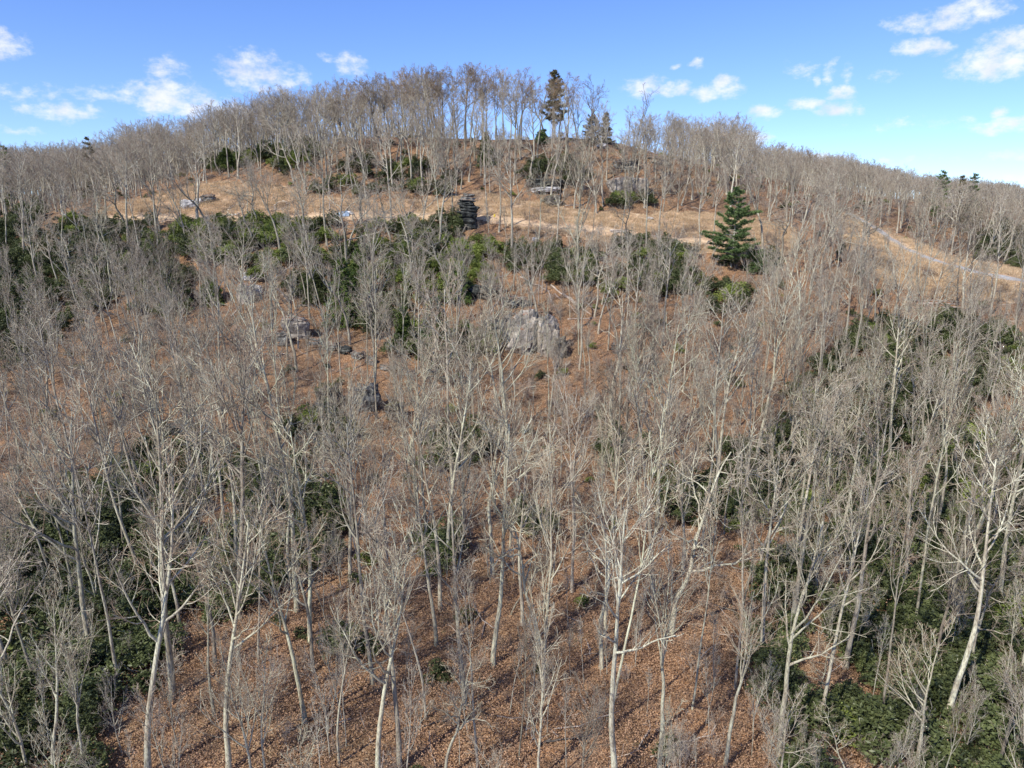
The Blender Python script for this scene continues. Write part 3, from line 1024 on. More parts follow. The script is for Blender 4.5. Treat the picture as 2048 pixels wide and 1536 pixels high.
def label_all(items, describe, plural):
    """unique labels: look + place, ordered left to right where several share them"""
    by = {}
    for it in items:
        w, u, v = place_words(it['base'])
        it['u'] = u
        by.setdefault((describe(it), w), []).append(it)
    for (look, w), L in by.items():
        L.sort(key=lambda t: t['u'])
        if len(L) == 1:
            L[0]['label'] = f'{look} {plural[0]} {w}'
        else:
            for i, t in enumerate(L):
                if i == 0:
                    o_ = 'leftmost'
                elif i == len(L) - 1:
                    o_ = 'rightmost'
                elif i < len(ORD) - 1:
                    o_ = ORD[i + 1] + ' from left'
                else:
                    o_ = ORD[len(L) - i] + ' from right' if len(L) - i < len(ORD) else 'middle'
                t['label'] = f'{o_} {look} {plural[0]} {w}'


def tree_look(t):
    ln = t['lean'][0]
    s = TW[t['tint']] + ' ' + LOOK[t['kind']]
    if abs(ln) > .13:
        s += ' leaning'
    return s


TW = {'pale': 'pale', 'grey': 'grey', 'dark': 'dark'}
label_all(trees, tree_look, ('bare tree', 'bare trees'))

# pairs (trunk object, crown object) of one tree of each shape; the uncountable woods reuse their shapes
source = {}
for t in trees:
    tm, cm, lm = VARIANTS[t['kind']][t['var']]
    b, q, s = tree_matrix(t)
    o = thing('bare_tree', t['label'], 'tree', b, 'bare winter trees on the hillside')
    o.rotation_mode = 'QUATERNION'
    o.rotation_quaternion = q
    o.scale = s
    a = link('trunk', tm, o)
    c = link('crown', cm, o)
    col = TINT[t['tint']]
    jr = rng.normal(0, .05) + rng.normal(0, .012, 3)
    a.color = tuple(x * (1 + j) for x, j in zip(col[:3], jr)) + (1,)
    tone = [(1.04, 1.03, .96), (1.02, .92, .84), (.93, .93, .9), (.84, .78, .72)][int(rng.integers(4))]
    c.color = tuple((.35 + .65 * x if t['tint'] != 'dark' else .12 + .8 * x) * w for x, w in zip(col[:3], tone)) + (1,)
    if lm:
        l_ = link('dry_leaves', lm, o)
        l_.color = (1, 1, 1, 1)
    key = (t['kind'], t['var'])
    if key not in source:
        source[key] = (a, c)


# ------------------------------------------------------------------ uncountable cover, instanced on points
def scatter(name, objs_lists, pts, scl, rotz, idx, tilt=None, color=(1, 1, 1, 1), kind='stuff', label=None):
    """objs_lists: lists of source objects, all picked with the same index"""
    me = bpy.data.meshes.new(name)
    me.vertices.add(len(pts))
    me.vertices.foreach_set('co', np.asarray(pts, np.float32).ravel())
    for nm, arr, ty in (('scl', scl, 'FLOAT_VECTOR'), ('rot', rotz, 'FLOAT_VECTOR'), ('idx', idx, 'INT')):
        at = me.attributes.new(nm, ty, 'POINT')
        at.data.foreach_set('vector' if ty == 'FLOAT_VECTOR' else 'value', np.asarray(arr, np.float32 if ty != 'INT' else np.int32).ravel())
    ob = link(name, me, kind=kind)
    if label:
        ob['label'] = label
    ob.color = color
    ng = bpy.data.node_groups.new(name, 'GeometryNodeTree')
    ng.interface.new_socket('Geometry', in_out='INPUT', socket_type='NodeSocketGeometry')
    ng.interface.new_socket('Geometry', in_out='OUTPUT', socket_type='NodeSocketGeometry')
    N, L = ng.nodes, ng.links
    gi, go = N.new('NodeGroupInput'), N.new('NodeGroupOutput')
    mp = N.new('GeometryNodeMeshToPoints')
    L.new(gi.outputs[0], mp.inputs[0])

    def attr(nm, ty):
        n = N.new('GeometryNodeInputNamedAttribute')
        n.data_type = ty
        n.inputs[0].default_value = nm
        return n.outputs[0]
    sc, ro, ix = attr('scl', 'FLOAT_VECTOR'), attr('rot', 'FLOAT_VECTOR'), attr('idx', 'INT')
    e2r = N.new('FunctionNodeEulerToRotation')
    L.new(ro, e2r.inputs[0])
    jo = N.new('GeometryNodeJoinGeometry')
    for lst in objs_lists:
        g2i = N.new('GeometryNodeJoinGeometry')
        for ob_s in lst:
            oi = N.new('GeometryNodeObjectInfo')
            oi.transform_space = 'ORIGINAL'
            oi.inputs['Object'].default_value = ob_s
            oi.inputs['As Instance'].default_value = True
            L.new(oi.outputs['Geometry'], g2i.inputs[0])
        ip = N.new('GeometryNodeInstanceOnPoints')
        ip.inputs['Pick Instance'].default_value = True
        L.new(mp.outputs[0], ip.inputs['Points'])
        L.new(g2i.outputs[0], ip.inputs['Instance'])
        L.new(ix, ip.inputs['Instance Index'])
        L.new(e2r.outputs[0], ip.inputs['Rotation'])
        L.new(sc, ip.inputs['Scale'])
        L.new(ip.outputs[0], jo.inputs[0])
    L.new(jo.outputs[0], go.inputs[0])
    md = ob.modifiers.new('scatter', 'NODES')
    md.node_group = ng
    return ob


keys = list(source)
avail = {k: i for i, k in enumerate(keys)}
P_, S_, R_, I_ = [], [], [], []
for t in stuff_trees:
    k = (t['kind'], t['var'])
    if k not in avail:
        k = keys[len(P_) % len(keys)]
    b, q, s = tree_matrix(t)
    P_.append(tuple(b)); S_.append(s); I_.append(avail[k]); R_.append(tuple(q.to_euler()))
scatter('far_bare_woods', [[source[k][0] for k in keys], [source[k][1] for k in keys]], P_, S_, R_, I_, color=(.9, .88, .86, 1),
        label='grey bare woods covering the far ridges and filling the slope')
# ------------------------------------------------------------------ evergreen shrubs
def leaf_quads(c, d, ln, wd, r):
    """leaves centred c + d*ln/2 along d"""
    n = len(c)
    side = np.cross(d, r.normal(0, 1, (n, 3)))
    side /= np.linalg.norm(side, axis=1, keepdims=True) + 1e-9
    ln = ln[:, None]; wd = wd[:, None]
    V = np.stack([c, c + d * ln * .5 + side * wd, c + d * ln, c + d * ln * .5 - side * wd], 1)
    return V.reshape(-1, 3)


def make_shrub(seed, mat, name='foliage', n_lobe=10, whorls=50, leaf=.21, up=.1):
    r = np.random.default_rng(seed)
    P = []
    for k in range(n_lobe):
        a, q = r.uniform(0, 6.28), r.uniform(0, 1.25) ** .8
        cx, cy = math.cos(a) * q, math.sin(a) * q
        cz = r.uniform(.5, 1.75) * (1.15 - .45 * q)
        rad = r.uniform(.42, .8)
        d = r.normal(0, 1, (whorls, 3))
        d[:, 2] = np.abs(d[:, 2]) * .9 - .15
        d /= np.linalg.norm(d, axis=1, keepdims=True)
        P.append(np.array([cx, cy, cz]) + d * rad * r.uniform(.7, 1.12, (whorls, 1)))
    P = np.concatenate(P)
    k = 6
    c = np.repeat(P, k, 0)
    d = r.normal(0, 1, c.shape)
    d[:, 2] = d[:, 2] * .45 + up
    d /= np.linalg.norm(d, axis=1, keepdims=True)
    V = leaf_quads(c, d, r.uniform(.7, 1.2, len(c)) * leaf, r.uniform(.8, 1.2, len(c)) * leaf * .2, r)
    fm = mesh_np(name, V, np.arange(len(V)).reshape(-1, 4), mat)
    # crooked stems
    P0 = walk(r.normal(0, .18, (9, 3)) * (1, 1, 0) + (0, 0, -.25), np.stack([r.normal(0, .5, 9), r.normal(0, .5, 9), np.ones(9)], 1) / 1.2, np.full(9, 2.0), 5, .2, .0, r)
    v, q = tubes(P0, np.linspace(.045, .015, 6)[None].repeat(9, 0), 4)
    sm = mesh_np('stems', v, q, BARK, True)
    return fm, sm


SHRUBS = {'dark': [make_shrub(300 + i, RHODO) for i in range(4)], 'bright': [make_shrub(320 + i, LAUREL, leaf=.2, up=.35) for i in range(3)]}
PATCH = [  # photo column, row, radii, density, share of bright shrubs
    (50, 560, 110, 120, .9, .03), (210, 490, 130, 50, .95, .1), (300, 545, 70, 60, .8, .1), (160, 560, 80, 50, .8, .05), (30, 670, 60, 50, .9, 0), (420, 480, 130, 36, .8, .6), (560, 468, 110, 26, .85, .75),
    (500, 520, 60, 30, .5, .7), (330, 600, 60, 30, .5, .2), (660, 545, 90, 50, .6, .3), (760, 600, 60, 60, .45, .35), (780, 480, 110, 40, .6, .5), (850, 560, 80, 50, .5, .5),
    (880, 450, 45, 22, .95, .1), (910, 530, 80, 50, .8, .75), (850, 690, 60, 30, .6, .2), (950, 690, 50, 20, .6, .4), (1040, 510, 50, 24, .5, .4), (1100, 530, 45, 32, .8, .2), (1160, 520, 40, 30, .4, .2),
    (1310, 505, 75, 36, .95, .08), (1240, 555, 90, 26, .8, .35), (1330, 560, 60, 30, .7, .2), (1500, 524, 40, 14, .4, .1), (1440, 590, 60, 30, .3, .1), (1850, 680, 150, 40, .85, .05), (1980, 730, 90, 60, .85, .05),
    (1680, 860, 100, 120, .8, .05), (1810, 790, 130, 70, .8, .05), (1850, 1000, 240, 180, .92, .06), (1890, 1230, 200, 190, .85, .08), (1960, 1430, 140, 150, .9, .08), (1760, 1450, 120, 80, .6, .05), (1570, 1270, 45, 160, .8, .03),
    (1620, 1010, 80, 70, .6, 0), (1380, 1000, 60, 40, .5, .03), (1500, 960, 70, 80, .6, 0), (1600, 1500, 30, 60, .5, 0), (1790, 1480, 60, 60, .7, .1),
    (90, 1150, 130, 140, .75, .03), (250, 1080, 110, 110, .7, .03), (350, 960, 120, 60, .6, .05), (520, 960, 80, 50, .5, .05), (560, 1090, 110, 70, .85, .02), (400, 1160, 90, 70, .7, .02), (600, 1020, 90, 40, .7, .02),
    (80, 1400, 130, 130, .7, .05), (230, 1290, 90, 60, .6, 0), (880, 1090, 24, 40, .5, 0), (1062, 1030, 36, 22, .5, .1), (700, 1305, 22, 18, 1, .4), (920, 900, 60, 40, .5, .05), (1240, 900, 60, 30, .4, .1),
    (650, 860, 60, 40, .5, .1), (780, 340, 90, 26, .12, .1), (560, 310, 70, 22, .6, .3), (460, 310, 60, 25, .6, .4), (860, 374, 70, 14, .3, .1), (690, 375, 60, 14, .2, .1), (1110, 340, 60, 24, .3, 0),
    (1600, 300, 60, 20, .3, 0), (2020, 480, 60, 50, .5, 0), (1270, 405, 40, 10, .4, .4)]
srng = np.random.default_rng(77)
shr = []
cand = np.stack([srng.uniform(-150, 150, 60000), srng.uniform(30, 235, 60000)], 1)
zc = ground(cand[:, 0], cand[:, 1])
shash = {}
blocked = in_meadow(cand[:, 0], cand[:, 1]) | near_line(cand[:, 0], cand[:, 1], track, 2.5) | near_line(cand[:, 0], cand[:, 1], groad, 3)
for (x, y), z, bl in zip(cand, zc, blocked):
    u, v = proj((x, y, z + .8))
    if bl or u < -120 or u > 2170 or v > 1700:
        continue
    best = None
    for pt in PATCH:
        q = ((u - pt[0]) / pt[2]) ** 2 + ((v - pt[1]) / pt[3]) ** 2
        if q < 1 + .5 * math.sin(u * .05 + v * .07):
            if best is None or pt[4] > best[4]:
                best = pt
    dens = best[4] if best else .012
    if srng.random() > dens:
        continue
    i, j = int(x // 3), int(y // 3)
    if any((px - x) ** 2 + (py - y) ** 2 < 1.7 ** 2 for a in (-1, 0, 1) for b in (-1, 0, 1) for (px, py) in shash.get((i + a, j + b), ())):
        continue
    shash.setdefault((i, j), []).append((x, y))
    br = srng.random() < (best[5] if best else .35)
    sc = srng.uniform(.9, 1.85) if best else srng.uniform(.4, .8)
    shr.append(dict(base=np.array([x, y, z - .1]), s=sc, kind='bright' if br else 'dark', rot=srng.uniform(0, 6.28)))


def shrub_app(t):
    u, v = proj(t['base'])
    if u < 0 or u > 2048 or v > 1560:
        return 0
    return t['s'] / np.linalg.norm(t['base'])


shr.sort(key=shrub_app, reverse=True)
ind, rest_s = shr[:260], shr[260:]
sz = lambda t: 'large' if t['s'] > 1.5 else ('small' if t['s'] < 1.0 else 'mid-sized')
label_all(ind, lambda t: f"{sz(t)} {'yellow-green' if t['kind'] == 'bright' else 'dark green'}", ('evergreen shrub', 'shrubs'))
ssrc = {}
for t in ind:
    vi = int(srng.integers(len(SHRUBS[t['kind']])))
    fm, sm = SHRUBS[t['kind']][vi]
    o = thing('evergreen_shrub', t['label'], 'shrub', t['base'], 'evergreen shrubs under the bare trees')
    o.rotation_euler = (0, 0, t['rot'])
    o.scale = (t['s'],) * 3
    a = link('foliage', fm, o)
    b = link('stems', sm, o)
    ssrc.setdefault((t['kind'], vi), a)
for kind, fms in SHRUBS.items():
    ks = [k for k in ssrc if k[0] == kind]
    T = [t for t in rest_s if t['kind'] == kind]
    if not ks or not T:
        continue
    scatter('dark_shrub_thicket' if kind == 'dark' else 'laurel_thicket', [[ssrc[k] for k in ks]], [t['base'] for t in T], [(t['s'],) * 3 for t in T], [(0, 0, t['rot']) for t in T],
            srng.integers(0, len(ks), len(T)))
print('shrubs', len(ind), 'stuff', len(rest_s))


# ------------------------------------------------------------------ conifers
def make_conifer(seed, H, rad, clear, tiers, per, mat, tuft=26, blades=7, bl=.34, bw=.035, rise=.1, droop=.0, irregular=.25, power=.8, trunk_r=.2, extra=(), flat=.12):
    r = np.random.default_rng(seed)
    B0, D0, LL, upv = [], [], [], []
    for k in range(tiers):
        t = clear + (1 - clear) * (k / tiers) ** .95
        Lr = rad * (1 - (t - clear) / (1 - clear)) ** power + .25
        n = max(3, int(round(per * (1 - .3 * t))))
        a0 = r.uniform(0, 6.28)
        for i in range(n):
            a = a0 + i * 6.283 / n + r.normal(0, .25)
            el = rise + r.normal(0, .08) + .35 * t * (rise > 0)
            B0.append((0, 0, H * min(.99, t + r.normal(0, .012))))
            D0.append((math.cos(a) * math.cos(el), math.sin(a) * math.cos(el), math.sin(el)))
            LL.append(Lr * r.uniform(1 - irregular, 1 + irregular))
    for (t, a, L) in extra:
        B0.append((0, 0, H * t)); D0.append((math.cos(a), math.sin(a), .05)); LL.append(L)
    B0, D0, LL = map(np.array, (B0, D0, LL))
    D0 /= np.linalg.norm(D0, axis=1, keepdims=True)
    P = walk(B0, D0, LL, 6, .05, -droop if droop else .035, r)
    R = np.linspace(1, .2, 7)[None] * (.03 + LL * .011)[:, None]
    Pt = walk(np.array([[0, 0, -.5]]), np.array([[0, 0, 1.]]), np.array([H + .3]), 10, .012, .02, r)
    Rt = (np.linspace(1, .06, 11) * trunk_r)[None]
    v, q = cat([tubes(Pt, Rt, 8), tubes(P, R, 4)])
    tm = mesh_np('trunk', v, q, BARK, True)
    n = np.maximum(4, (tuft * LL / LL.max()).astype(int) + 3)
    bi = np.repeat(np.arange(len(LL)), n)
    t = r.uniform(.22, 1.0, len(bi)) ** .8
    f = t * 6
    i = np.minimum(f.astype(int), 5)
    fr = (f - i)[:, None]
    pos = P[bi, i] * (1 - fr) + P[bi, i + 1] * fr
    tan = P[bi, i + 1] - P[bi, i]
    tan /= np.linalg.norm(tan, axis=1, keepdims=True)
    side = np.cross(tan, [0, 0, 1.0])
    side /= np.linalg.norm(side, axis=1, keepdims=True) + 1e-9
    w = LL[bi] * .26 * (1.1 - t * .75)
    off = r.uniform(-1, 1, len(bi)) * w
    pos = pos + side * off[:, None] + tan * (np.abs(off) * .4)[:, None]
    pos[:, 2] += r.normal(0, flat, len(bi)) - (np.abs(off) * droop * 2 if droop else 0)
    c = np.repeat(pos, blades, 0)
    d = r.normal(0, 1, c.shape) + np.repeat(tan * .8 + side * np.sign(off)[:, None] * .5, blades, 0)
    d[:, 2] = d[:, 2] * .5 + (.25 if not droop else -.15)
    d /= np.linalg.norm(d, axis=1, keepdims=True)
    ln = r.uniform(.7, 1.25, len(c)) * bl
    V = leaf_quads(c, d, ln, np.full(len(c), bw), r)
    fm = mesh_np('needles', V, np.arange(len(V)).reshape(-1, 4), mat)
    return tm, fm


def place_conifer(name, label, u, v, vtop, rpx, mat, seed, group=None, **kw):
    b = hit(u, v)
    d = ray(u, vtop)
    H = d[2] * b[1] - b[2]
    dist = b[1]
    rad = rpx / F * dist
    tm, fm = make_conifer(seed, H, rad, mat=mat, **kw)
    o = thing(name, label, 'tree', b, group)
    link('trunk', tm, o)
    link('needles', fm, o)
    return o


place_conifer('pine_tree', 'lone bright green pine with layered boughs and one long low left arm', 1462, 534, 372, 44, NEEDLE, 1, clear=.1, tiers=14, per=7, tuft=70, blades=10, bl=.5, bw=.055,
              rise=.1, irregular=.45, power=.72, extra=((.36, 3.14, 7.2), (.4, 3.0, 6.6), (.33, 3.3, 6.0), (.62, .15, 5.4), (.66, .05, 5.2), (.12, -.1, 5.4)), flat=.08)
place_conifer('pine_tree', 'tall dark pine standing against the sky on the hilltop', 1108, 287, 137, 20, DARKEVER, 2, clear=.3, tiers=13, per=6, tuft=40, blades=9, bl=.6, bw=.08, irregular=.5, power=.6, flat=.12)
DRK = 'dark conifers on the skyline'
for i, (lb, u, v, vt, rp, c) in enumerate([
        ('short dark conifer right of the hilltop pine, the rounder of two', 1184, 288, 228, 19, .05), ('narrow dark conifer right of the hilltop pine', 1211, 288, 224, 11, .05),
        ('low green conifer at the foot of the hilltop pine', 1084, 288, 261, 13, .02),
        ('small dark conifer poking above the far left woods', 181, 330, 271, 14, .1), ('dark green conifer at the left edge of the skyline', 12, 335, 287, 17, .1),
        ('larger dark pine above the far right woods', 1880, 400, 338, 19, .1), ('tiny dark conifer between two pines on the right skyline', 1918, 400, 348, 8, .1),
        ('rightmost dark conifer above the far right woods', 1943, 400, 343, 14, .1)]):
    place_conifer('conifer', lb, u, v, vt, rp, DARKEVER if i not in (2, 4, 5, 7) else NEEDLE, 20 + i, DRK, clear=c, tiers=12, per=6, tuft=18, blades=8, bl=.55, bw=.07, irregular=.5, power=.75, trunk_r=.13)
HG = 'soft green hemlocks on the middle slope'
for i, (lb, u, v, vt, rp, m) in enumerate([
        ('broad yellow-green hemlock left of the toppled dead tree', 345, 615, 524, 40, HEMLOCK), ('small green hemlock just left of the toppled dead tree', 424, 605, 552, 22, HEMLOCK),
        ('tall feathery green hemlock left of the cliff', 690, 650, 512, 36, HEMLOCK), ('tall pale green hemlock top above the central evergreens', 722, 600, 487, 24, HEMLOCK),
        ('slim bright green hemlock below the central evergreens', 808, 702, 612, 20, HEMLOCK), ('dark full hemlock right of the slim bright one', 872, 718, 590, 38, NEEDLE),
        ('dark rounded hemlock above the pale ledge', 640, 600, 545, 34, RHODO), ('green hemlock leaning over the slope left of the cliff', 912, 600, 530, 26, HEMLOCK),
        ('green conifer below the hilltop crest, left of centre line', 972, 330, 263, 15, HEMLOCK), ('small green hemlock just left of the smooth cliff', 930, 690, 640, 26, HEMLOCK),
        ('low dark hemlock right of the lone green pine', 1520, 540, 500, 26, NEEDLE), ('green hemlock behind the meadow near the stone rings', 455, 340, 295, 22, HEMLOCK),
        ('olive hemlock on the ridge above the stone rings', 530, 318, 280, 24, HEMLOCK)]):
    place_conifer('hemlock_tree', lb, u, v, vt, rp, m, 50 + i, HG, clear=.03, tiers=22, per=9, tuft=38, blades=9, bl=.36, bw=.06, rise=.0, droop=.06, irregular=.35, power=.75, trunk_r=.13, flat=.16)


# ------------------------------------------------------------------ rocks
def rock_mesh(seed, w, d, h, mat, layers=0, rough=.18, sub=4, name='rock'):
    bm = bmesh.new()
    bmesh.ops.create_icosphere(bm, subdivisions=sub, radius=1)
    V = np.array([v.co[:] for v in bm.verts])
    Fc = np.array([[v.index for v in f.verts] for f in bm.faces])
    bm.free()
    V = np.sign(V) * np.abs(V) ** .62
    r = np.random.default_rng(seed)
    nz = lambda s, k: vnoise(V[:, 0] * s + k * 7.3, V[:, 1] * s + V[:, 2] * s * 1.7 + k * 3.1, seed + k)
    disp = rough * (1.3 * nz(1.6, 1) + .8 * nz(3.4, 2) + .4 * nz(7.5, 3))
    # blocky facets
    disp += rough * 1.1 * (np.floor(nz(2.2, 4) * 4) / 4) - rough * .5 * (np.abs(nz(3.1, 6)) < .05)
    V = V * (1 + disp)[:, None]
    if layers:
        q = (V[:, 2] + 1.1) / 2.2 * layers + .5 * nz(1.1, 5)
        li = np.floor(q).astype(int)
        ins = r.uniform(0, .24, layers + 6)
        k = 1 - ins[np.clip(li, 0, layers + 5)] * .9 - .12 * (np.abs(q - li - .5) > .42)
        V[:, :2] *= k[:, None]
    V = V * np.array([w / 2, d / 2, h / 2])
    return mesh_np(name, V, Fc, mat)


def place_rock(name, label, u, v, wpx, hpx, mat, seed, depth=.8, layers=0, rotz=0.0, tilt=(0, 0), group=None, rough=.18, sink=.18, loc=None):
    b = hit(u, v) if loc is None else loc
    dist = math.hypot(b[1], b[2])
    w, h = wpx / F * dist * 1.05, hpx / F * dist * 1.15
    h = max(h, w * .2)
    me = rock_mesh(seed, w, w * depth, h, mat, layers, rough)
    o = thing(name, label, 'rock', (b[0], b[1] + w * depth * .15, b[2] + h * (.5 - sink)), group, me)
    o.rotation_euler = (tilt[0], tilt[1], rotz)
    return o


OUT = 'rock outcrops on the hillside'
for i, a in enumerate([
        ('widest pale face of the smooth cliff, left of its middle', 1046, 706, 56, 84, ROCK_PALE, .7, 0, .3), ('tall grey right-hand face of the smooth cliff', 1098, 712, 40, 88, ROCK_PALE, .7, 0, .32),
        ('dark-streaked narrow left edge of the smooth cliff', 1016, 690, 26, 60, ROCK_GREY, .8, 0, .34), ('narrow grey block wedged in the middle of the cliff', 1073, 698, 26, 80, ROCK_GREY, .8, 0, .34),
        ('low broken rock at the right foot of the cliff', 1122, 716, 26, 42, ROCK_MOSS, .8, 0, .3), ('low grey shoulder of rock left of the smooth cliff', 992, 668, 40, 34, ROCK_GREY, .9, 3, .3), ('lichen-spotted shelf along the cliff top', 1066, 634, 70, 14, ROCK_GREY, .9, 3, .3),
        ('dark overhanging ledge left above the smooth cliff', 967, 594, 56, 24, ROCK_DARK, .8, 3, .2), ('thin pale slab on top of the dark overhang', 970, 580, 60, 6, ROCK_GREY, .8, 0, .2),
        ('grey weathered ledge on top of the smooth cliff', 1030, 612, 62, 22, ROCK_GREY, .8, 3, .2),
        ('cracked pale rock ledge left of the cliff', 592, 678, 62, 50, ROCK_PALE, .6, 5, .14), ('low pale rock at the left foot of the cracked ledge', 566, 690, 34, 28, ROCK_GREY, .7, 3, .2),
        ('round pale boulder under the toppled dead tree', 497, 560, 20, 16, ROCK_WHITE, .8, 0, .16), ('pale rock face behind the toppled trunk', 492, 606, 34, 40, ROCK_PALE, .6, 0, .2),
        ('small white boulder above the toppled dead tree', 536, 536, 16, 12, ROCK_WHITE, .8, 0, .16), ('pale angular rock right of the toppled trunk', 514, 590, 22, 20, ROCK_WHITE, .7, 0, .22),
        ('mossy dark rock mass below the ledge line, left', 655, 818, 62, 50, ROCK_MOSS, .8, 3, .24), ('mossy rock with pale face below the ledge line', 735, 822, 56, 58, ROCK_GREY, .7, 3, .24),
        ('mossy rock right of the pale-faced mossy rock', 790, 842, 44, 40, ROCK_MOSS, .8, 3, .24), ('large bright boulder in the left meadow, lower', 378, 417, 30, 17, ROCK_WHITE, .7, 0, .15),
        ('dark layered boulder in the left meadow', 415, 405, 34, 17, ROCK_GREY, .7, 3, .15), ('small bright boulder between the two meadow boulders', 398, 408, 15, 11, ROCK_WHITE, .7, 0, .15),
        ('small white rock at the far left end of the track', 134, 436, 14, 9, ROCK_WHITE, .8, 0, .15), ('wide pale rock face in the upper woods', 1244, 384, 54, 30, ROCK_PALE, .5, 0, .12),
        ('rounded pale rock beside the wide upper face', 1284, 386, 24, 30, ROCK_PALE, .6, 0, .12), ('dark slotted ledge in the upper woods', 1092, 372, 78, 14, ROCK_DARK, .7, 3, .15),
        ('white slab under the dark slotted ledge', 1090, 384, 54, 9, ROCK_WHITE, .8, 0, .15), ('dark rounded rock at the top of the meadow', 1106, 412, 34, 22, ROCK_MOSS, .8, 0, .2),
        ('dark outcrop just under the hilltop crest, right', 1252, 338, 54, 20, ROCK_GREY, .8, 4, .2), ('pale rocks on the hilltop right of the pine', 1204, 296, 22, 9, ROCK_WHITE, .8, 3, .2),
        ('grey outcrop along the crest right of the broken snag', 1316, 326, 50, 12, ROCK_GREY, .8, 3, .2), ('pale lichen rock right of the smooth cliff', 1240, 704, 38, 18, ROCK_GREY, .8, 3, .2),
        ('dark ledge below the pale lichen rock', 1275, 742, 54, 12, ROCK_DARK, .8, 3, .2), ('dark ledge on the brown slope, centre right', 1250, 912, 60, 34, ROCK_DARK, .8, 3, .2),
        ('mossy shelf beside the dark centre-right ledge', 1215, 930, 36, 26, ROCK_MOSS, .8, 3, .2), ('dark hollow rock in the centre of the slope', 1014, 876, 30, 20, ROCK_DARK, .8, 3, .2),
        ('dark rock coloured for the shade of a cave-like gap at mid left', 500, 806, 36, 20, ROCK_DARK, .8, 3, .2), ('dark ledge above the left gully', 355, 866, 60, 20, ROCK_DARK, .8, 3, .2),  # solid near-black rock stands in for the shade inside the cave gap
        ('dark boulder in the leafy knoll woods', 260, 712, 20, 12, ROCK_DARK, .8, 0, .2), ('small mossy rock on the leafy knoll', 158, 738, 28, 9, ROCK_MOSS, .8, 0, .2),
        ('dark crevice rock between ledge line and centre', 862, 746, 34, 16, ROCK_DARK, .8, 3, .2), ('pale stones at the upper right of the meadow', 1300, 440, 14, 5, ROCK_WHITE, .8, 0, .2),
        ('pale stone below the track, centre', 1070, 481, 12, 6, ROCK_WHITE, .8, 0, .2)]):
    place_rock('rock_outcrop', a[0], a[1], a[2], a[3], a[4], a[5], 400 + i, depth=a[6], layers=a[7], group=OUT, rough=a[8], rotz=rng.uniform(-.3, .3), tilt=(rng.normal(0, .06), rng.normal(0, .06)))
# the long broken ledge that runs down to the right
for i, (w_, u, v, wp, hp, m) in enumerate([('first', 632, 692, 36, 18, ROCK_GREY), ('second', 662, 700, 34, 18, ROCK_GREY), ('third', 690, 708, 32, 16, ROCK_DARK), ('fourth', 716, 718, 30, 18, ROCK_GREY),
                                           ('fifth', 742, 730, 26, 18, ROCK_GREY), ('sixth', 776, 742, 34, 16, ROCK_GREY), ('seventh', 816, 752, 34, 14, ROCK_GREY), ('eighth', 892, 764, 34, 12, ROCK_DARK), ('ninth', 930, 772, 30, 10, ROCK_DARK)]):
    place_rock('ledge_rock', f'{w_} from left of the rocks in the long grey ledge', u, v, wp, hp, m, 460 + i, depth=.7, layers=3, group='rocks of the long grey ledge', rotz=-.5, rough=.2)
# the dark stack by the track: slabs one on another
b = hit(936, 455)
st = thing('rock_stack', 'dark layered rock stack beside the dirt track', 'rock', b, OUT)
k = math.hypot(b[1], b[2]) / F
z = -.6
for i, (w, h, dx) in enumerate([(44, 24, 0), (46, 13, -1), (42, 13, 2), (34, 9, -2), (36, 10, 1), (26, 7, 2)]):
    me = rock_mesh(480 + i, w * k, w * k * .8, h * k * 1.12, ROCK_DARK if i in (0, 3) else ROCK_GREY if i in (4, 5) else ROCK_DARK, 2, .16, 3, 'slab')
    s_ = link('slab', me, st)
    s_.location = (dx * k, 0, z + h * k * .5)
    s_.rotation_euler = (rng.normal(0, .04), .09, rng.uniform(-.4, .4))
    z += h * k * .9


# ------------------------------------------------------------------ fallen wood
def add_log(label, u0, v0, u1, v1, rad, mat=WOOD, lift=.1, branches=0, seed=0, cat_='log', name='fallen_log', dy=0.0, group='fallen logs and snags', z1=None):
    a, b_ = hit(u0, v0), hit(u1, v1)
    if z1 is not None:                                  # the far end stands clear of the ground, above the near one
        d = ray(u1, v1)
        y = a[1] + z1
        b_ = np.array([d[0] * y, y, d[2] * y])
    a = a + (0, 0, lift); b_ = b_ + (0, 0, lift)
    L = np.linalg.norm(b_ - a)
    r = np.random.default_rng(900 + seed)
    n = 8
    t = np.linspace(0, 1, n + 1)[:, None]
    P = (b_ - a) * t
    P[1:-1] += r.normal(0, L * .012, (n - 1, 3))
    R = np.linspace(1, .45, n + 1) * rad
    o = thing(name, label, cat_, a, group)
    v, q = tubes(P[None], R[None], 8)
    ring = len(v)
    v = np.vstack([v, P[0], P[-1]])
    caps = [[ring, (i + 1) % 8, i] for i in range(8)] + [[ring + 1, ring - 8 + i, ring - 8 + (i + 1) % 8] for i in range(8)]
    link('trunk', mesh_np('log', v, [q, np.array(caps)], mat, True), o)
    if branches:
        P1, R1, L1 = spawn(P[None], R[None], np.array([L]), branches, .3, 1, (30, 70), .35, 5, .2, 0, .5, .03, r)
        P2, R2, L2 = spawn(P1, R1, L1, 4, .2, 1, (25, 60), .45, 3, .2, 0, .6, .02, r)
        v, q = cat([tubes(P1, R1, 4), tubes(P2, R2, 3)])
        link('branches', mesh_np('branches', v, q, mat, True), o)
    return o


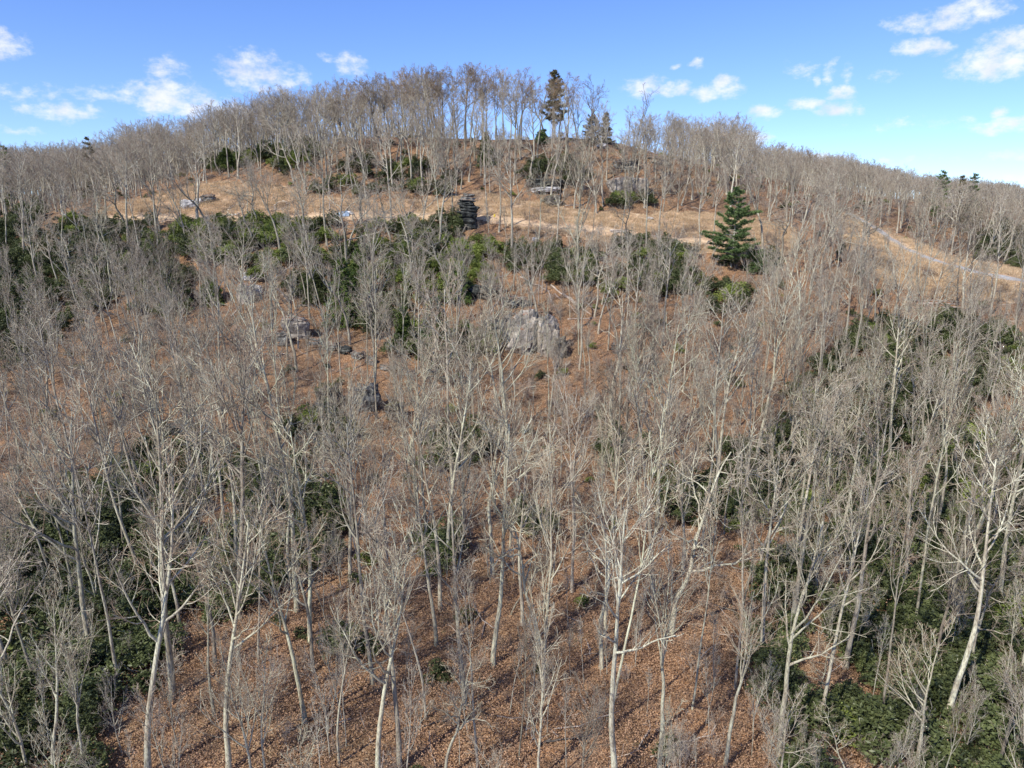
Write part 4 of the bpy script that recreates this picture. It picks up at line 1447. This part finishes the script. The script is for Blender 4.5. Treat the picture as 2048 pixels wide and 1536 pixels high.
for i, a in enumerate([
        ('long pale log sliding down right of the cliff, upper', 1102, 572, 1152, 612, .2, WOOD, 0), ('thick pale log in the jam right of the cliff', 1126, 590, 1182, 630, .27, WOOD, 0),
        ('thin pale pole leaning beside the cliff top', 1096, 583, 1112, 624, .13, WOOD, 0), ('slim log crossing the middle of the jam', 1110, 590, 1160, 634, .14, WOOD, 0),
        ('rightmost slim log of the jam', 1146, 586, 1192, 624, .14, WOOD, 0), ('low log along the bottom of the jam', 1135, 640, 1196, 637, .16, WOOD, 3), ('short log at the top of the jam', 1040, 556, 1100, 584, .18, WOOD, 0),
        ('pale log lying above the dark overhang', 975, 562, 1018, 550, .15, WOOD, 0), ('dark thick rotten log on the lower left slope', 206, 1462, 276, 1394, .3, WOOD_DARK, 0),
        ('thin pale stick beside the dark rotten log', 235, 1432, 268, 1398, .07, WOOD, 2), ('crossed reddish log in the centre slope', 1125, 968, 1170, 998, .16, WOOD_DARK, 0),
        ('pale log below the track, right of centre', 1126, 512, 1216, 518, .22, WOOD, 4), ('pale log high in the upper woods', 1113, 348, 1162, 347, .2, WOOD, 0), ('white log on the crest right of the pine', 1278, 308, 1316, 314, .2, WOOD, 0),
        ('upper pale log by the gravel road', 1808, 602, 1905, 604, .26, WOOD, 0), ('middle pale log by the gravel road', 1836, 609, 1918, 610, .24, WOOD, 0), ('lower short log by the gravel road', 1880, 617, 1925, 616, .22, WOOD, 0),
        ('thin fallen pole on the leafy knoll', 10, 716, 60, 700, .1, WOOD, 2), ('fallen log in the brush along the meadow top', 1130, 413, 1165, 411, .15, WOOD, 0), ('fallen pole on the orange leaves above the ledge', 690, 668, 765, 655, .09, WOOD, 3),
        ('dark fallen pole on the lower centre slope', 800, 1470, 900, 1440, .1, WOOD_DARK, 2), ('fallen pole near the bottom edge, right', 1310, 1500, 1430, 1470, .09, WOOD, 3), ('dark fallen pole left of centre', 610, 1205, 650, 1250, .11, WOOD_DARK, 0),
        ('thin fallen pole across the lower slope', 1080, 1495, 1200, 1475, .08, WOOD_DARK, 0)]):
    add_log(*a[:6], mat=a[6], branches=a[7], seed=i)
# toppled dead tree and its neighbours
add_log('toppled bleached trunk leaning up left over the rocks', 476, 604, 514, 548, .24, branches=7, seed=40, name='toppled_tree', cat_='dead tree', z1=3.0)
add_log('second toppled trunk crossing the rocks below it', 463, 634, 505, 588, .17, branches=3, seed=41, name='toppled_tree', cat_='dead tree', z1=2.0)
add_log('bleached limb raised right of the toppled trunk', 546, 562, 586, 530, .2, branches=6, seed=42, name='toppled_tree', cat_='dead tree', z1=2.5)
add_log('curved dead stem bending over the pale ledge', 580, 606, 541, 562, .25, branches=8, seed=43, name='toppled_tree', cat_='dead tree', z1=.5)
for i, (lb, u, v, vt, rd) in enumerate([('tall broken snag above the cliff', 1077, 612, 548, .14), ('thin broken snag just right of the tall one', 1084, 590, 548, .12), ('short snag stub above the jam', 1092, 585, 566, .14),
                                         ('bare snag pole left of the cliff', 1003, 640, 545, .15), ('leaning bare pole against the left of the cliff', 976, 636, 590, .15), ('dark stub in the meadow left of the tarp', 658, 430, 400, .15),
                                         ('snag pole in the shrubs at left', 272, 560, 510, .12), ('grey snag pole near the toppled tree', 448, 600, 500, .15), ('thin snag in the shrubs below the stone rings', 505, 500, 440, .1)]):
    add_log(lb, u, v, u + (26 if 'leaning' in lb else 2), vt, rd, seed=60 + i, name='snag', cat_='dead tree', z1=0.1)


# ------------------------------------------------------------------ things in the meadow
def stone_ring(label, u, v, wpx, dm, n, seed):
    b = hit(u, v)
    w = wpx / F * b[1] / 2
    o = thing('stone_ring', label, 'stone ring', b, 'pale stone rings in the meadow')
    r = np.random.default_rng(seed)
    for i in range(n):
        a = i * 6.2832 / n
        x, y = math.cos(a) * w, math.sin(a) * dm
        me = rock_mesh(seed * 10 + i % 4, 1, 1, 1, CREAM, 0, .15, 2, 'stone')
        s_ = link('stone', me, o)
        L = 2.6 * (w + dm) / n
        s_.scale = (L * r.uniform(.9, 1.1), .42, .42)
        s_.rotation_euler = (0, 0, math.atan2(math.cos(a) * dm, -math.sin(a) * w))
        s_.location = (x, y, float(ground(b[0] + x, b[1] + y)) - b[2] + .2)


stone_ring('larger pale oval ring of stones in the meadow', 476, 420, 36, 3.0, 18, 31)
stone_ring('smaller pale oval ring of stones behind the twin trees', 562, 414, 22, 2.2, 12, 32)

# blue-grey tarp draped over a low heap, white sacks at its right end
b = hit(686, 431)
nx, ny = 36, 16
X, Y = np.meshgrid(np.linspace(-2.1, 1.6, nx), np.linspace(-.9, .9, ny))
e = np.clip(1 - (X / 2.1) ** 4, 0, 1) * np.clip(1 - (Y / .95) ** 2, 0, 1)
Z = e * (.55 + .3 * (X + 2.1) / 3.7) * (1 + .5 * vnoise(X * 3, Y * 3, 61)) + .12 * vnoise(X * 8, Y * 8, 62) * e
gz = ground(b[0] + X, b[1] + Y) - b[2]
idx = np.arange(nx * ny).reshape(ny, nx)
q = np.stack([idx[:-1, :-1], idx[:-1, 1:], idx[1:, 1:], idx[1:, :-1]], -1).reshape(-1, 4)
tarp_o = thing('tarp', 'blue-grey tarp crumpled over a low heap beside the dirt track', 'tarp', b, None,
               mesh_np('tarp', np.stack([X.ravel(), Y.ravel(), (Z + gz + .1).ravel()], 1), q, TARP, True))
for i, (lb, dx, dz, sx) in enumerate([('white sack lying on the right end of the blue tarp', 1.5, .75, .9), ('white sack upright beside the blue tarp', 2.15, .45, .7)]):
    me = rock_mesh(700 + i, sx, .6, .6 if i else .45, WHITE, 0, .1, 3, 'sack')
    o = thing('sack', lb, 'sack', (b[0] + dx, b[1], b[2] + dz), 'white sacks by the tarp', me)
    link('tied_neck', rock_mesh(710 + i, .18, .14, .2, WHITE, 0, .1, 1, 'neck'), o).location = (sx * .5, 0, .1)
# small yellow marker by the double trunk at the track
b = hit(989, 440)
me = bpy.data.meshes.new('marker')
bm = bmesh.new()
bmesh.ops.create_cone(bm, cap_ends=True, segments=10, radius1=.05, radius2=.05, depth=1.1, matrix=Matrix.Translation((0, 0, .5)))
bm.to_mesh(me); bm.free(); me.materials.append(WOOD)
o = thing('marker_post', 'small yellow marker beside the thick trunk at the track', 'marker', b)
link('post', me, o)
me2 = rock_mesh(720, .42, .12, .7, YELLOW, 0, .03, 3, 'marker_plate')
link('plate', me2, o).location = (0, -.08, .95)
# heap of pale cut wood by the track
b = hit(1236, 466)
wp = thing('wood_heap', 'pale heap of cut wood beside the track, right of centre', 'wood pile', b)
for i in range(9):
    L = rng.uniform(1.6, 3.6)
    P = np.array([[-L / 2, 0, 0], [0, rng.normal(0, .05), 0], [L / 2, 0, 0]])
    v, q = tubes(P[None], np.array([[.14, .15, .12]]), 7)
    lg = link('cut_log', mesh_np('cut_log', v, q, CREAM if i % 3 == 0 else WOOD, True), wp)
    lg.location = (rng.uniform(-1, 1), rng.uniform(-.6, .6), .15 + .2 * (i // 3))
    lg.rotation_euler = (0, rng.normal(0, .08), rng.normal(0, .25))


# ------------------------------------------------------------------ undergrowth, saplings, grass, sticks, leaves
def brush_mesh(seed, H=3.0, stems=7, name='brush'):
    r = np.random.default_rng(seed)
    d = np.stack([r.normal(0, .35, stems), r.normal(0, .35, stems), np.ones(stems)], 1)
    d /= np.linalg.norm(d, axis=1, keepdims=True)
    P0 = walk(r.normal(0, .25, (stems, 3)) * (1, 1, 0), d, r.uniform(.6, 1.1, stems) * H, 6, .12, .03, r)
    R0 = np.linspace(.022, .01, 7)[None].repeat(stems, 0)
    P1, R1, L1 = spawn(P0, R0, np.full(stems, H), 6, .2, 1, (25, 60), .38, 3, .15, .05, .7, .011, r)
    P2, R2, L2 = spawn(P1, R1, L1, 4, .2, 1, (25, 60), .5, 2, .15, .05, .8, .009, r)
    v, q = cat([tubes(P0, R0, 3), tubes(P1, R1, 3), tubes(P2, R2, 3)])
    return mesh_np(name, v, q, TWIG, True)


brng = np.random.default_rng(12)


def scatter_pts(n, y0, y1, xk=.85, meadow=None, power=1.0):
    y = y0 + (y1 - y0) * brng.random(n) ** power
    x = brng.uniform(-1, 1, n) * (y * xk + 12)
    m = in_meadow(x, y)
    road = near_line(x, y, track, 1.8) | near_line(x, y, groad, 2.4)
    keep = (m if meadow else ~m) & ~road
    x, y = x[keep], y[keep]
    return np.stack([x, y, ground(x, y)], 1)


def stuff_from(name, meshes, P, smin, smax, tilt=.12, color=(1, 1, 1, 1), label=None):
    """real plants at the first points, the rest instanced from them in the same object"""
    n = len(P)
    src = SRC[name]
    sc = brng.uniform(smin, smax, n)
    rot = np.stack([brng.normal(0, tilt, n), brng.normal(0, tilt, n), brng.uniform(0, 6.28, n)], 1)
    return scatter(name, [src], P, np.stack([sc] * 3, 1), rot, brng.integers(0, len(src), n), color=color, label=label)


SRC = {}


def seed_objs(key, name, meshes, pts, group=None):
    """one real, visible instance of each mesh, standing in the cover it seeds"""
    L = []
    for me, p in zip(meshes, pts):
        o = link(name, me, kind='stuff')
        o.location = p
        L.append(o)
    SRC[key] = L


bp = scatter_pts(3600, 32, 235)
# thin brush on the open leaf slope
fb = scatter_pts(1800, 225, 330)
uv = np.array([proj(p) for p in bp])
openk = ((uv[:, 0] - 1000) / 260) ** 2 + ((uv[:, 1] - 1280) / 330) ** 2 < 1
bp = bp[(~openk | (brng.random(len(bp)) < .3)) & ((bp[:, 1] > 95) | (brng.random(len(bp)) < .55))]
bp = np.concatenate([bp, fb])
seed_objs('bare_undergrowth', 'bare_brush', [brush_mesh(800 + i, H=2.6 + .3 * i, stems=6 + i) for i in range(4)], bp[:4])
stuff_from('bare_undergrowth', None, bp[4:], .35, 1.0, color=(1, 1, 1, 1), label='thin grey-brown bare brush under the trees')


def tuft_mesh(seed, n=60, h=.55, spread=.55, mat=GRASS, name='grass_tuft'):
    r = np.random.default_rng(seed)
    c = r.normal(0, spread, (n, 3)) * (1, 1, 0)
    d = r.normal(0, .35, (n, 3)) + (0, 0, 1)
    d /= np.linalg.norm(d, axis=1, keepdims=True)
    V = leaf_quads(c, d, r.uniform(.5, 1.2, n) * h, np.full(n, .02), r)
    return mesh_np(name, V, np.arange(len(V)).reshape(-1, 4), mat)


mp_ = scatter_pts(60000, 138, 215, meadow=True)
seed_objs('dry_grass', 'grass_tuft', [tuft_mesh(820 + i) for i in range(4)], mp_[:4])
stuff_from('dry_grass', None, mp_[4:14000], .6, 1.5, label='tan dry grass of the meadow')
seed_objs('meadow_stalks', 'stalk_clump', [brush_mesh(830 + i, H=1.5, stems=5) for i in range(2)], mp_[14000:14002])
stuff_from('meadow_stalks', None, mp_[14002:17600], .5, 1.2, color=(.9, .85, .8, 1), label='thin grey stalks standing in the meadow')


def leaves_mesh(seed, n=240, spread=1.6):
    r = np.random.default_rng(seed)
    c = r.normal(0, spread * .6, (n, 3)) * (1, 1, 0) + (0, 0, .05)
    d = r.normal(0, 1, (n, 3)); d[:, 2] = r.uniform(-.05, .6, n)
    d /= np.linalg.norm(d, axis=1, keepdims=True)
    V = leaf_quads(c, d, r.uniform(.06, .115, n), r.uniform(.028, .045, n), r)
    return mesh_np('leaf_scatter', V, np.arange(len(V)).reshape(-1, 4), FALLEN)


FALLEN = m_leafy('fallen_leaves', [(.25, (.17, .098, .06)), (.5, (.33, .20, .12)), (.75, (.49, .35, .225))], scale=3, lo=.75, hi=1.3, trans=.1)
lp = scatter_pts(11000, 30, 150, power=1.2)
seed_objs('fallen_leaves', 'leaf_scatter', [leaves_mesh(840 + i) for i in range(4)], lp[:4])
stuff_from('fallen_leaves', None, lp[4:], .8, 1.5, tilt=.25, label='brown fallen leaves on the slope')


def stick_mesh(seed):
    r = np.random.default_rng(seed)
    P0 = walk(np.array([[0, 0, .06]]), np.array([[1., 0, 0]]), np.array([r.uniform(2, 4)]), 5, .12, 0, r)
    R0 = np.linspace(.05, .02, 6)[None]
    P1, R1, L1 = spawn(P0, R0, np.array([3.0]), 3, .3, 1, (30, 60), .35, 3, .15, 0, .6, .015, r)
    v, q = cat([tubes(P0, R0, 4), tubes(P1, R1, 3)])
    return mesh_np('stick', v, q, WOOD, True)


sp_ = scatter_pts(1500, 32, 190)
seed_objs('fallen_sticks', 'fallen_stick', [stick_mesh(850 + i) for i in range(4)], sp_[:4])
stuff_from('fallen_sticks', None, sp_[4:], .6, 1.4, tilt=.12, label='fallen sticks lying on the leaf litter')
# saplings between the big trees
tp = scatter_pts(750, 34, 190)
scatter('young_saplings', [[source[k][0] for k in keys if k[0] in ('slim', 'fan')], [source[k][1] for k in keys if k[0] in ('slim', 'fan')]], tp,
        [(s_ * .8, s_ * .8, s_) for s_ in brng.uniform(.18, .42, len(tp))], [(brng.normal(0, .07), brng.normal(0, .07), brng.uniform(0, 6.28)) for _ in tp],
        brng.integers(0, len([k for k in keys if k[0] in ('slim', 'fan')]), len(tp)), label='thin young saplings among the grown trees')
